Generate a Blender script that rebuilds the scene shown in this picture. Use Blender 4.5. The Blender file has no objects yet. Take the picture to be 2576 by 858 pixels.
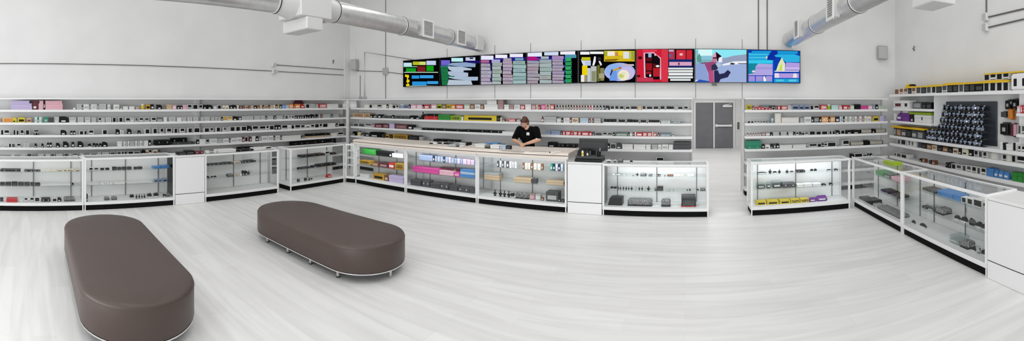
import bpy, math, random
from mathutils import Vector, Matrix
random.seed(7)
PI = math.pi
C = bpy.context.scene.collection

# ---------------------------------------------------------------- camera model (cylindrical panorama)
IMG_W, IMG_H = 2576.0, 858.0
F, PX0, PYH, EYE = 1044.0, 1723.0, 258.2, 2.0     # pixels per radian, column of the back wall normal, horizon row, eye height

def az(px): return (px - PX0) / F
def ground(px, py, z=0.0):
    d = F * (EYE - z) / (py - PYH)
    return d * math.sin(az(px)), d * math.cos(az(px))

# ---------------------------------------------------------------- colours and materials
def lin(h):
    if isinstance(h, str):
        h = h.lstrip('#'); h = [int(h[i:i+2], 16) / 255 for i in (0, 2, 4)]
    return tuple(c / 12.92 if c <= .04045 else ((c + .055) / 1.055) ** 2.4 for c in h)

MATS = {}
def mat(name, col=(.8, .8, .8), rough=.5, metal=0.0, spec=.5, coat=0.0):
    if name in MATS: return MATS[name]
    m = bpy.data.materials.new(name); m.use_nodes = True
    b = m.node_tree.nodes['Principled BSDF']
    c = lin(col) if isinstance(col, str) else col
    b.inputs['Base Color'].default_value = (*c, 1)
    b.inputs['Roughness'].default_value = rough
    b.inputs['Metallic'].default_value = metal
    b.inputs['Specular IOR Level'].default_value = spec
    b.inputs['Coat Weight'].default_value = coat
    MATS[name] = m
    return m

def noisy(name, c1, c2, rough=.6, scale=(1, 1, 1), nscale=4.0, detail=4.0, lo=.4, hi=.6, bump=0.0, metal=0.0, kind='NOISE', spec=.5):
    """Procedural two-colour material on object coordinates."""
    if name in MATS: return MATS[name]
    m = bpy.data.materials.new(name); m.use_nodes = True
    nt = m.node_tree; b = nt.nodes['Principled BSDF']
    tc = nt.nodes.new('ShaderNodeTexCoord'); mp = nt.nodes.new('ShaderNodeMapping')
    mp.inputs['Scale'].default_value = scale
    nt.links.new(tc.outputs['Object'], mp.inputs['Vector'])
    if kind == 'NOISE':
        tx = nt.nodes.new('ShaderNodeTexNoise'); tx.inputs['Scale'].default_value = nscale; tx.inputs['Detail'].default_value = detail
        out = tx.outputs[0]
    else:
        tx = nt.nodes.new('ShaderNodeTexVoronoi'); tx.inputs['Scale'].default_value = nscale
        out = tx.outputs['Distance']
    nt.links.new(mp.outputs[0], tx.inputs['Vector'])
    r = nt.nodes.new('ShaderNodeValToRGB')
    c1 = lin(c1) if isinstance(c1, str) else c1; c2 = lin(c2) if isinstance(c2, str) else c2
    r.color_ramp.elements[0].position = lo; r.color_ramp.elements[0].color = (*c1, 1)
    r.color_ramp.elements[1].position = hi; r.color_ramp.elements[1].color = (*c2, 1)
    nt.links.new(out, r.inputs[0]); nt.links.new(r.outputs[0], b.inputs['Base Color'])
    b.inputs['Roughness'].default_value = rough; b.inputs['Metallic'].default_value = metal
    b.inputs['Specular IOR Level'].default_value = spec
    if bump:
        bp = nt.nodes.new('ShaderNodeBump'); bp.inputs['Strength'].default_value = bump; bp.inputs['Distance'].default_value = .002
        nt.links.new(out, bp.inputs['Height']); nt.links.new(bp.outputs[0], b.inputs['Normal'])
    MATS[name] = m
    return m

def glass(name, tint=(.992, .996, .995), ior=1.45, gain=1.0):
    if name in MATS: return MATS[name]
    m = bpy.data.materials.new(name); m.use_nodes = True
    nt = m.node_tree; nt.nodes.remove(nt.nodes['Principled BSDF'])
    t = nt.nodes.new('ShaderNodeBsdfTransparent'); t.inputs[0].default_value = (*tint, 1)
    g = nt.nodes.new('ShaderNodeBsdfGlossy'); g.inputs['Roughness'].default_value = .02
    lw = nt.nodes.new('ShaderNodeLayerWeight'); lw.inputs['Blend'].default_value = .5
    pw = nt.nodes.new('ShaderNodeMath'); pw.operation = 'POWER'; pw.inputs[1].default_value = 5
    ml = nt.nodes.new('ShaderNodeMath'); ml.operation = 'MULTIPLY_ADD'; ml.inputs[1].default_value = .6; ml.inputs[2].default_value = .018 * gain
    mx = nt.nodes.new('ShaderNodeMixShader')
    nt.links.new(lw.outputs['Facing'], pw.inputs[0]); nt.links.new(pw.outputs[0], ml.inputs[0]); nt.links.new(ml.outputs[0], mx.inputs[0])
    nt.links.new(t.outputs[0], mx.inputs[1]); nt.links.new(g.outputs[0], mx.inputs[2])
    nt.links.new(mx.outputs[0], nt.nodes['Material Output'].inputs[0])
    MATS[name] = m
    return m

def screen_mat():
    m = bpy.data.materials.new('screen_picture'); m.use_nodes = True
    nt = m.node_tree; nt.nodes.remove(nt.nodes['Principled BSDF'])
    a = nt.nodes.new('ShaderNodeVertexColor'); a.layer_name = 'picture'
    e = nt.nodes.new('ShaderNodeEmission'); e.inputs['Strength'].default_value = .97
    nt.links.new(a.outputs[0], e.inputs[0]); nt.links.new(e.outputs[0], nt.nodes['Material Output'].inputs[0])
    return m

M = dict(
    wall=noisy('wall_paint', (.76, .758, .752), (.80, .798, .792), .9, nscale=1.5, lo=.3, hi=.7, spec=.2),
    ceil=mat('ceiling_paint', (.82, .82, .815), .9, spec=.2),
    white=mat('white_laminate', (.86, .86, .855), .45),
    edge=mat('white_shelf_edge', (.89, .89, .89), .45),
    panel=noisy('grey_back_panel', (.86, .86, .855), (.89, .89, .885), .75, nscale=.8, lo=.3, hi=.7),
    board=mat('grey_shelf_board', (.80, .80, .795), .6),
    black=mat('black_kick', (.004, .004, .004), .8, spec=.15),
    darkline=mat('dark_gap', (.05, .05, .05), .7),
    glass=glass('clear_glass'),
    glass_shelf=glass('glass_shelf', (.965, .985, .98)),
    acrylic=glass('clear_acrylic', (.90, .93, .93), 1.4),
    duct=noisy('galvanised_steel', (.60, .60, .60), (.70, .70, .70), .34, nscale=9, lo=.3, hi=.7, metal=.85, bump=.05),
    ductwhite=mat('duct_sheet_white', (.70, .70, .69), .45, .25),
    register=mat('register_white', (.82, .82, .81), .5),
    regdark=mat('register_grille', (.45, .45, .45), .5, .3),
    conduit=mat('conduit_grey', (.13, .125, .12), .5, .2),
    jbox=mat('junction_box_grey', (.50, .50, .50), .5),
    speaker=mat('speaker_grey', (.42, .42, .42), .6),
    chrome=mat('chrome', (.82, .82, .83), .14, 1.0),
    leather=noisy('brown_leather', '#4a3c38', '#51433e', .42, nscale=160, detail=2, lo=.3, hi=.7, bump=.12),
    wood=noisy('washed_wood_top', '#e3d5c8', '#f0e7de', .45, scale=(1, 14, 14), nscale=1.6, lo=.3, hi=.7),
    door=noisy('charcoal_door', '#707074', '#79797d', .5, nscale=3, lo=.3, hi=.7),
    fill_white=mat('fill_strip_white', (.9, .9, .9), .4),
    bezel=mat('screen_bezel', (.004, .004, .006), .35),
    skin=mat('skin', '#d9ab90', .55),
    hair=noisy('auburn_hair', '#3b1d14', '#6b3a26', .5, scale=(3, 3, .6), nscale=30, lo=.35, hi=.65),
    shirt=mat('black_cotton', (.004, .004, .0045), .9, spec=.1),
    trouser=mat('dark_denim', (.02, .022, .03), .8),
    mask=mat('pink_face_mask', '#c98f92', .8),
)
PAL = dict(k=('black', '#060608'), w=('white', '#e6e6e4'), g=('light grey', '#b4b6b5'), d=('dark grey', '#4a4b4d'), y=('yellow', '#d6bf22'),
           o=('orange', '#e08a2c'), r=('red', '#c4262c'), m=('maroon', '#5f2030'), p=('pink', '#e4b3c0'), l=('lilac', '#c6b8dd'),
           b=('blue', '#4b86c4'), n=('navy blue', '#23273f'), e=('green', '#2c8a35'), t=('teal', '#1f8a6a'), a=('tan', '#cbb292'),
           c=('pale aqua', '#bfe0da'), v=('purple', '#6d2f8c'), u=('brown', '#7a4a33'), q=('gold', '#c79a2e'), z=('lime green', '#9dbb22'),
           s=('slate blue', '#8f9db8'), x=('magenta', '#d8479a'), f=('cream', '#e8dfc9'), h=('mauve', '#a98a8a'), i=('pale green', '#b9c9b4'), j=('pale blue', '#b4c6d6'))
def pm(c): return mat('product_' + PAL[c][0].replace(' ', '_'), PAL[c][1], .45, spec=.3 if c in 'kdn' else .5)
def scrib(c1, c2, sc=60):
    return noisy('print_%s_%s_%d' % (PAL[c1][0].replace(' ', '_'), PAL[c2][0].replace(' ', '_'), sc), PAL[c1][1], PAL[c2][1], .5, nscale=sc, detail=1.5, lo=.46, hi=.5)

# ---------------------------------------------------------------- mesh builder
class MB:
    def __init__(s): s.v = []; s.f = []
    def loft(s, rings, caps=True, close=True):
        b = len(s.v); n = len(rings[0])
        for r in rings: s.v += [tuple(p) for p in r]
        for i in range(len(rings) - 1):
            for j in range(n if close else n - 1):
                k = (j + 1) % n
                s.f.append((b + i*n + j, b + i*n + k, b + (i+1)*n + k, b + (i+1)*n + j))
        if caps:
            s.f.append(tuple(b + j for j in reversed(range(n))))
            s.f.append(tuple(b + (len(rings)-1)*n + j for j in range(n)))
        return s
    def box(s, x0, x1, y0, y1, z0, z1, c=0.0):
        if c <= 0:
            return s.loft([[(x0, y0, z), (x1, y0, z), (x1, y1, z), (x0, y1, z)] for z in (z0, z1)])
        c = min(c, (x1-x0)*.45, (y1-y0)*.45, (z1-z0)*.45)
        def ring(z, e):
            a0, a1, b0, b1 = x0+e, x1-e, y0+e, y1-e; q = c if e == 0 else c*.6
            return [(a0+q, b0, z), (a1-q, b0, z), (a1, b0+q, z), (a1, b1-q, z), (a1-q, b1, z), (a0+q, b1, z), (a0, b1-q, z), (a0, b0+q, z)]
        return s.loft([ring(z0, c), ring(z0+c, 0), ring(z1-c, 0), ring(z1, c)])
    def lathe(s, prof, cx=0, cy=0, n=16, axis='z'):
        rings = []
        for r, h in prof:
            ring = []
            for j in range(n):
                a = 2*PI*j/n; p, q = r*math.cos(a), r*math.sin(a)
                ring.append((cx+p, cy+q, h) if axis == 'z' else (h, cx+p, cy-q) if axis == 'x' else (cx+p, h, cy-q))
            rings.append(ring)
        if axis in 'xy' : rings = [list(reversed(r)) for r in rings] if axis == 'x' else rings
        return s.loft(rings)
    def tube(s, pts, r, n=8):
        P = [Vector(p) for p in pts]; rings = []
        for i, p in enumerate(P):
            d = (P[min(i+1, len(P)-1)] - P[max(i-1, 0)]).normalized()
            u = d.cross(Vector((0, 0, 1))); u = d.cross(Vector((1, 0, 0))) if u.length < .05 else u
            u.normalize(); w = u.cross(d)
            rr = r[i] if isinstance(r, (list, tuple)) else r
            rings.append([p + rr*(math.cos(2*PI*j/n)*u + math.sin(2*PI*j/n)*w) for j in range(n)])
        return s.loft(rings)
    def prism(s, poly, y0, y1):
        """poly in (x, z), extruded along y."""
        return s.loft([[(x, y, z) for x, z in poly] for y in (y1, y0)])
    def ball(s, c, r, n=16, m=10):
        rx, ry, rz = r if isinstance(r, (tuple, list)) else (r, r, r)
        rings = []
        for i in range(1, m):
            t = PI*i/m
            rings.append([(c[0]+rx*math.sin(t)*math.cos(2*PI*j/n), c[1]+ry*math.sin(t)*math.sin(2*PI*j/n), c[2]-rz*math.cos(t)) for j in range(n)])
        return s.loft(rings)
    def capsule(s, p0, r0, p1, r1, n=14):
        p0, p1 = Vector(p0), Vector(p1); d = (p1-p0); L = d.length; d.normalize()
        u = d.cross(Vector((0, 0, 1))); u = d.cross(Vector((1, 0, 0))) if u.length < .05 else u
        u.normalize(); w = u.cross(d)
        st = [(p0 - d*r0*math.sin(a), r0*math.cos(a)) for a in (1.3, .9, .45)] + [(p0, r0), (p1, r1)] + [(p1 + d*r1*math.sin(a), r1*math.cos(a)) for a in (.45, .9, 1.3)]
        return s.loft([[c + rr*(math.cos(2*PI*j/n)*u + math.sin(2*PI*j/n)*w) for j in range(n)] for c, rr in st])
    def build(s, name, m, parent=None, smooth=False, loc=(0, 0, 0), rotz=0.0, bevel=0.0):
        me = bpy.data.meshes.new(name); me.from_pydata(s.v, [], s.f); me.update()
        me.materials.append(m)
        if smooth:
            me.polygons.foreach_set('use_smooth', [True]*len(me.polygons))
            me.set_sharp_from_angle(angle=math.radians(42))
        o = bpy.data.objects.new(name, me); C.objects.link(o)
        o.location = loc; o.rotation_euler = (0, 0, rotz)
        if parent is not None: o.parent = parent
        if bevel:
            b = o.modifiers.new('bevel', 'BEVEL'); b.width = bevel; b.segments = 3; b.limit_method = 'ANGLE'
        return o

def tag(o, label, cat, group=None, kind=None):
    o['label'] = label; o['category'] = cat
    if group: o['group'] = group
    if kind: o['kind'] = kind
    return o
def struct(o): o['kind'] = 'structure'; return o
def thing(name, label, cat, loc=(0, 0, 0), rotz=0.0, group=None):
    o = bpy.data.objects.new(name, None); C.objects.link(o); o.empty_display_size = .1
    o.location = loc; o.rotation_euler = (0, 0, rotz)
    return tag(o, label, cat, group)

class Frame:
    """A straight run: local x along it, local y away from the shop floor, z up."""
    def __init__(s, o, rot): s.o = Vector((o[0], o[1])); s.rot = rot; s.u = Vector((math.cos(rot), math.sin(rot))); s.v = Vector((-math.sin(rot), math.cos(rot)))
    def at(s, px, yl=0.0):
        d = Vector((math.sin(az(px)), math.cos(az(px))))
        t = (s.v.dot(s.o) + yl) / s.v.dot(d)
        return s.u.dot(d*t - s.o), t
    def z(s, px, py, yl=0.0): return EYE - (py - PYH) * s.at(px, yl)[1] / F
    def w(s, x, y, z=0.0):
        p = s.o + s.u*x + s.v*y
        return (p.x, p.y, z)
SHL, SHB, SHR = -9.2, 8.8, 4.7            # fronts of the wall shelving
CSL, CSB, CSR = -7.62, 7.22, 3.15         # fronts of the counters
WL, WB, WR = -9.6, 9.2, 5.1               # wall faces
FL = Frame((SHL, 0), PI/2); FB = Frame((0, SHB), 0.0); FR = Frame((SHR, 0), -PI/2)
GL = Frame((CSL, 0), PI/2); GB = Frame((0, CSB), 0.0); GR = Frame((CSR, 0), -PI/2)
LEV = [1.84, 1.553, 1.276, .998, .72]     # shelf board tops on the left and back walls
# ================================================================ the room
FRONT, FAR, CEIL = -7.0, 18.2, 6.0
def floor_mat():
    m = bpy.data.materials.new('whitewashed_plank'); m.use_nodes = True
    nt = m.node_tree; b = nt.nodes['Principled BSDF']; N = nt.nodes.new; L = nt.links.new
    tc = N('ShaderNodeTexCoord')
    br = N('ShaderNodeTexBrick'); br.inputs['Scale'].default_value = 1.0
    br.inputs['Brick Width'].default_value = 1.5; br.inputs['Row Height'].default_value = .2
    br.inputs['Mortar Size'].default_value = .0012; br.inputs['Mortar Smooth'].default_value = .6; br.offset = .37
    br.inputs['Color1'].default_value = (.82, .815, .805, 1); br.inputs['Color2'].default_value = (.87, .865, .857, 1); br.inputs['Mortar'].default_value = (.70, .695, .685, 1)
    L(tc.outputs['Object'], br.inputs['Vector'])
    mp = N('ShaderNodeMapping'); mp.inputs['Scale'].default_value = (.55, 7, 1); L(tc.outputs['Object'], mp.inputs['Vector'])
    n1 = N('ShaderNodeTexNoise'); n1.inputs['Scale'].default_value = 1.3; n1.inputs['Detail'].default_value = 5; n1.inputs['Distortion'].default_value = .6; L(mp.outputs[0], n1.inputs['Vector'])
    r1 = N('ShaderNodeValToRGB'); r1.color_ramp.elements[0].position = .36; r1.color_ramp.elements[0].color = (.90, .895, .89, 1); r1.color_ramp.elements[1].position = .62; r1.color_ramp.elements[1].color = (1, 1, 1, 1)
    L(n1.outputs[0], r1.inputs[0])
    mx = N('ShaderNodeMix'); mx.data_type = 'RGBA'; mx.blend_type = 'MULTIPLY'; mx.inputs[0].default_value = 1
    L(br.outputs['Color'], mx.inputs[6]); L(r1.outputs[0], mx.inputs[7]); L(mx.outputs[2], b.inputs['Base Color'])
    b.inputs['Roughness'].default_value = .42; b.inputs['Specular IOR Level'].default_value = .35
    return m
struct(MB().box(WL-.2, WR+.2, FRONT-.2, FAR+.2, -.1, 0).build('floor', floor_mat()))
struct(MB().box(WL-.2, WR+.2, FRONT-.2, WB+.2, CEIL, CEIL+.1).build('ceiling', M['ceil']))
struct(MB().box(WL-.2, WL, FRONT-.2, FAR+.2, 0, CEIL).build('wall_left', M['wall']))
struct(MB().box(WR, WR+.2, FRONT-.2, FAR+.2, 0, CEIL).build('wall_right', M['wall']))
OX0, OX1, OZ = .17, 1.27, 2.085            # the opening to the rear corridor
w = MB(); w.box(WL, OX0, WB, WB+.2, 0, CEIL); w.box(OX1, WR, WB, WB+.2, 0, CEIL); w.box(OX0, OX1, WB, WB+.2, OZ, CEIL)
struct(w.build('wall_back', M['wall']))
struct(MB().box(WL, WR, FRONT-.2, FRONT, 0, CEIL).build('wall_front', M['wall']))
struct(MB().box(WL, WR, FAR, FAR+.2, 0, 3.0).build('wall_far', M['wall']))
struct(MB().box(WL, WR, WB+.2, FAR, 3.0, 3.1).build('ceiling_corridor', M['ceil']))
struct(MB().box(-1.6, -1.5, WB+.2, FAR, 0, 3.0).build('wall_corridor_left', M['wall']))
struct(MB().box(3.4, 3.5, WB+.2, FAR, 0, 3.0).build('wall_corridor_right', M['wall']))
# wall panel joints on the upper back wall, and the corner pilaster
for k, px in enumerate((1125, 1245, 1335, 1462, 1598, 1750, 1867)):
    fb = Frame((0, WB), 0.0); x, _ = fb.at(px)
    struct(MB().box(x-.0045, x+.0045, WB-.006, WB+.002, 2.1, 3.42).build('trim_%d' % (k+1), M['conduit']))
struct(MB().box(WL, WL+.02, WB-.26, WB, 2.1, 3.75).box(WL+.02, WL+.27, WB-.02, WB, 2.1, 3.75).build('trim_8', M['wall']))
for k, y in enumerate(()):
    struct(MB().box(WR-.004, WR+.002, y-.004, y+.004, 2.3, CEIL).build('trim_%d' % (9+k), M['conduit']))

# double door on the far wall
dx0, dx1, dz = .47, 2.12, 2.0
D = bpy.data.objects.new('door_1', None); C.objects.link(D); D.location = (0, FAR, 0); struct(D)
tag(D, 'charcoal double door with white push bar beyond the corridor opening', 'door')
mid = (dx0+dx1)/2 - .02
fr = MB(); fr.box(dx0-.07, dx0, -.06, 0, 0, dz+.07); fr.box(dx1, dx1+.07, -.06, 0, 0, dz+.07); fr.box(dx0, dx1, -.06, 0, dz, dz+.07)
fr.build('door_frame', M['white'], D)
MB().box(dx0+.005, mid-.034, -.05, -.005, .01, dz-.005, .004).build('leaf', M['door'], D)
rl = MB().box(mid+.034, dx1-.005, -.05, -.005, .01, dz-.005, .004).build('leaf', M['door'], D)
MB().box(mid-.032, mid+.032, -.07, -.005, .01, dz-.005, .004).build('mullion', M['edge'], D)
pb = MB(); pb.box(mid+.05, dx1-.06, -.13, -.075, .95, 1.03, .012); pb.box(mid+.06, mid+.16, -.08, -.05, .93, 1.05); pb.box(dx1-.15, dx1-.07, -.08, -.05, .94, 1.04)
pb.build('push_bar', M['edge'], rl)
cl = MB(); cl.box(dx1-.46, dx1-.06, -.12, -.05, dz-.2, dz-.1, .01); cl.tube([(dx1-.38, -.1, dz-.1), (dx1-.2, -.2, dz-.07), (dx1-.08, -.07, dz-.03)], .012)
cl.build('door_closer', M['edge'], rl)
k = thing('wall_control', 'small dark control with white cover beside the charcoal double door', 'switch', (2.35, FAR, .98))
MB().box(-.09, .09, -.03, 0, -.22, .22, .01).build('cover', M['white'], k)
MB().box(-.05, .05, -.05, -.03, -.16, .16, .01).build('keypad', M['conduit'], k)

# ================================================================ ducts
def spiral_duct(xc, zc, r, y0, y1, joints, label):
    t = thing('spiral_duct', label, 'duct', (xc, 0, 0))
    seg = [y0] + joints + [y1]
    for a, b in zip(seg[:-1], seg[1:]):
        prof = [(r*.96, a+.01), (r, a+.015)]; y = a+.015
        prof += [(r, b-.015), (r*.96, b-.01)]
        MB().lathe(prof, 0, zc, 40, 'y').build('duct_section', M['duct'], t, True)
    for j in joints:
        MB().lathe([(r*.97, j-.03), (r+.008, j-.025), (r+.008, j-.008), (r*.98, j-.006), (r*.98, j+.006), (r+.008, j+.008), (r+.008, j+.025), (r*.97, j+.03)], 0, zc, 40, 'y').build('collar', M['ductwhite'], t, True)
        MB().lathe([(r+.004, j-.006), (r+.012, j-.004), (r+.012, j+.004), (r+.004, j+.006)], 0, zc, 40, 'y').build('gasket', M['black'], t, True)
    MB().lathe([(.02, y1-.012), (r+.01, y1-.012), (r+.01, y1), (.02, y1)], 0, zc, 40, 'y').build('end_cap', M['ductwhite'], t, True)
    return t
def register(t, side, y, zc, r, w=.36, h=.34):
    """A supply register on the room side of a duct: side +1 faces +x."""
    x0 = side*(r-.05)
    g = MB().box(min(x0, x0+side*.1), max(x0, x0+side*.1), y-w/2+.03, y+w/2-.03, zc-h/2+.03, zc+h/2-.03).build('register_box', M['ductwhite'], t)
    x1 = x0+side*.1; a, b = min(x1, x1+side*.02), max(x1, x1+side*.02)
    f = MB(); f.box(a, b, y-w/2, y+w/2, zc+h/2-.035, zc+h/2); f.box(a, b, y-w/2, y+w/2, zc-h/2, zc-h/2+.035)
    f.box(a, b, y-w/2, y-w/2+.035, zc-h/2+.035, zc+h/2-.035); f.box(a, b, y+w/2-.035, y+w/2, zc-h/2+.035, zc+h/2-.035)
    f.build('register_frame', M['register'], g)
    s = MB(); n = 9
    for i in range(n):
        z = zc-h/2+.045+(h-.09)*i/(n-1); s.box(min(x1, x1+side*.014), max(x1, x1+side*.014), y-w/2+.035, y+w/2-.035, z-.007, z+.007)
    s.build('grille', M['regdark'], g)
DZ, DR = 3.42, .165
dl = spiral_duct(-4.85, DZ, DR, -3.0, 9.0, [3.2, 4.3, 5.95, 7.55], 'silver round duct high up along the white left wall with square registers')
for y in (6.5, 7.75): register(dl, 1, y, DZ, DR)
MB().box(.12, .2, 8.52, 8.85, DZ-.17, DZ+.17, .01).build('register_box', M['ductwhite'], dl)
pl = MB(); pl.box(-.3, .26, 3.46, 4.03, 3.22, 3.68, .01); pl.box(-.34, .26, 3.56, 3.86, 3.04, 3.22, .012); pl.box(-.22, .18, 3.5, 3.98, 3.68, CEIL)
pl.build('plenum', M['ductwhite'], dl)
for y, e in ((3.21, 1), (4.29, -1)):
    MB().lathe([(.165, y), (.225, y+.25*e)] if e > 0 else [(.225, y+.26*e), (.165, y)], 0, DZ, 28, 'y').build('transition', M['ductwhite'], dl, True)
dr = spiral_duct(2.32, DZ-.02, DR, -2.0, 9.0, [5.2, 7.0], 'silver round duct high up along the right wall ending beside the screens')
for y in (5.75, 7.62): register(dr, -1, y, DZ-.02, DR, .3, .36)
pl = MB(); pl.box(-.13, .13, 3.2, 3.6, 2.955, 3.66, .01); pl.box(-.1, .1, 3.25, 3.55, 3.66, CEIL)
pl.build('plenum', M['ductwhite'], dr)
st = MB(); st.box(-.02, .05, 8.7, 8.76, DZ-.24, DZ-.06, .004)
st.build('hanger_strap', M['white'], dr)

# ================================================================ conduits, boxes, speakers
LWf = Frame((WL+.015, 0), PI/2); BWf = Frame((0, WB-.015), 0.0); BWc = Frame((0, WB-.05), 0.0); RWf = Frame((WR-.015, 0), -PI/2)
def conduit(name, label, pts, r=.009, cat='conduit'):
    return tag(MB().tube(pts, r, 8).build(name, M['conduit'], None, True), label, cat)
def P(fr, px, py):
    x, d = fr.at(px); return fr.w(x, 0, EYE-(py-PYH)*d/F)
a, b = P(LWf, 688, 163), P(LWf, 892, 176)
conduit('conduit', 'thin grey upper conduit on the left wall ending at the corner', [a, (b[0], WB-.3, b[2]-.02)])
conduit('conduit', 'long thin grey conduit running low across the whole left wall', [(WL+.015, -3, 2.9), P(LWf, 0, 160), P(LWf, 690, 179)])
conduit('conduit', 'thin grey lower conduit between the bracket boxes and the corner', [P(LWf, 700, 180), (WL+.015, WB-.3, P(LWf, 880, 190)[2])])
conduit('conduit', 'thin grey conduit on the back wall leading from the corner to the first screen', [(WL+.3, WB-.015, 3.0), P(BWf, 964, 180), P(BWf, 1018, 187)])
conduit('conduit', 'vertical grey conduit dropping down the back wall through a square box', [P(BWf, 970, 0)[:2]+(5.2,), P(BWf, 970, 246)[:2]+(2.12,)], .008)
conduit('conduit', 'vertical grey conduit in the corner dropping to a small box', [P(BWf, 906, 190), P(BWf, 906, 243)], .008)
conduit('cable', 'thin dark cable rising from the shelf top and running to the first screen', [P(BWc, 917, 243), P(BWc, 917, 131), P(BWc, 980, 141), P(BWc, 1048, 152)], .008, 'cable')
for px, lb in ((1908, 'thin dark drop rod left of its twin above the blue screen'), (1930, 'thin dark drop rod right of its twin above the blue screen')):
    q = P(BWf, px, 120); conduit('drop_rod', lb, [(q[0], q[1], 5.6), (q[0], q[1], 3.15)], .012, 'rod')
def jbox(fr, px, py, w, h, label, name='outlet_box', d=.06, m='jbox'):
    x, y, z = P(fr, px, py)
    t = thing(name, label, 'box', (x, y, z), fr.rot)
    MB().box(-w/2, w/2, -d, .015, -h/2, h/2, .006).build('housing', M[m], t)
    MB().box(-w/2+.01, w/2-.01, -d-.004, -d, -h/2+.01, h/2-.01).build('cover_plate', M['speaker'] if m == 'jbox' else M['jbox'], t)
    return t
jbox(LWf, 688, 163, .13, .1, 'small pale bracket box holding the upper conduit on the left wall', m='wall')
jbox(LWf, 689, 180, .13, .12, 'small pale bracket box where two lower conduits meet on left wall', m='wall')
jbox(BWf, 971, 179, .18, .2, 'square grey box on the vertical conduit left of the screens')
jbox(BWf, 908, 246, .1, .08, 'small grey box under the corner conduit just above the shelves')
jbox(BWf, 919, 246, .1, .08, 'small grey box under the dark cable just above the shelves')
jbox(RWf, 2481, 43, .12, .14, 'pale conduit box high on the right wall, upper of two', m='wall')
jbox(RWf, 2481, 69, .12, .14, 'pale conduit box high on the right wall, lower of two', m='wall')
conduit('conduit', 'upper grey conduit leaving the boxes high on the right wall', [P(RWf, 2486, 43), P(RWf, 2576, 22), (WR-.015, 3.2, 3.6)], .013)
conduit('conduit', 'lower grey conduit leaving the boxes high on the right wall', [P(RWf, 2486, 69), P(RWf, 2576, 48), (WR-.015, 3.2, 3.4)], .013)
conduit('conduit', 'vertical grey conduit entering the boxes on the right wall from above', [P(RWf, 2481, 20)[:2]+(5.4,), P(RWf, 2481, 40)], .013)
def speaker(x, y, z, rot, label):
    t = thing('wall_speaker', label, 'speaker', (x, y, z), rot)
    MB().loft([[(-.13, -.03, h), (.13, -.03, h), (.12, .08, h), (-.12, .08, h)] if abs(h) < .16 else [(-.12, -.02, h), (.12, -.02, h), (.11, .07, h), (-.11, .07, h)] for h in (-.17, -.155, .155, .17)]).build('cabinet', M['speaker'], t)
    MB().box(-.115, .115, -.04, -.03, -.145, .145, .004).build('speaker_grille', M['jbox'], t)
    MB().box(-.03, .03, .07, .1, -.05, .05).build('bracket', M['jbox'], t)
q = P(BWf, 2225, 134); speaker(q[0]-.1, WB-.1, q[2], 0, 'grey wall speaker above the shelves in the right corner')
q = P(BWf, 895, 164); speaker(q[0]+.02, WB-.12, q[2], 0, 'grey wall speaker on the corner pilaster left of the screens')
for fr_, px, py, lb in ((LWf, 838, 155, 'tiny dark hook on the upper left wall near the corner'), (RWf, 2300, 122, 'tiny brown hook high on the right wall above black boxes')):
    x, y, z = P(fr_, px, py)
    tag(MB().tube([(x, y, z+.05), (x-.03*fr_.v.x, y-.03*fr_.v.y, z), (x, y, z-.05)], .018).build('wall_hook', M['conduit'], None, True), lb, 'hook')
# ================================================================ the row of eight screens
SMAT = screen_mat()
SF = Frame((0, WB-.10), 0.0)              # plane of the screen faces
Z1 = lambda x, y: (1000+x/5.6, 110+y/5.6)
Z2 = lambda x, y: (1440+x/6.6, 100+y/6.6)
Z3 = lambda x, y: (1740+x/6.6, 100+y/6.6)
SB, ST = 2.437, 3.183                     # bottom and top of the screens
SX = [SF.at(px)[0] for px in (1014, 1107, 1208.5, 1325, 1455, 1600.5, 1747.5, 1879.5, 2013.5)]
def spt(p):
    x, d = SF.at(p[0]); return x, EYE-(p[1]-PYH)*d/F
def R4(zf, x0, y0, x1, y1, col): return ([zf(x0, y0), zf(x1, y0), zf(x1, y1), zf(x0, y1)], col)
def PG(zf, pts, col): return ([zf(*p) for p in pts], col)
PIC = {i: [] for i in range(8)}
PIC[0] = [R4(Z1, 85, 268, 200, 326, '#c4e3ee'), R4(Z1, 215, 252, 310, 300, '#b9bf2a'), R4(Z1, 310, 252, 395, 300, '#d3dc76'), R4(Z1, 405, 240, 540, 300, '#c3d0f0'),
  R4(Z1, 85, 318, 280, 330, '#7fc2a0'), R4(Z1, 118, 345, 258, 396, '#139a20'), R4(Z1, 275, 318, 392, 393, '#7c1f22'), R4(Z1, 406, 310, 508, 386, '#129c18'),
  R4(Z1, 92, 398, 570, 408, '#cfe4d0'), R4(Z1, 200, 447, 304, 492, '#2a95dd'), R4(Z1, 314, 444, 504, 486, '#3b9fe4'), R4(Z1, 206, 533, 408, 588, '#2a95dd'), R4(Z1, 414, 528, 572, 568, '#3b9fe4'), R4(Z1, 165, 594, 588, 603, '#d8e6cf'),
  PG(Z1, [(104, 434), (160, 440), (160, 480), (146, 482), (146, 500), (168, 512), (168, 540), (148, 546), (150, 560), (168, 572), (160, 602), (122, 600), (118, 570), (140, 570), (138, 548), (122, 538), (128, 516), (134, 502), (130, 470), (106, 466)], '#ecd30f')]
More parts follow.
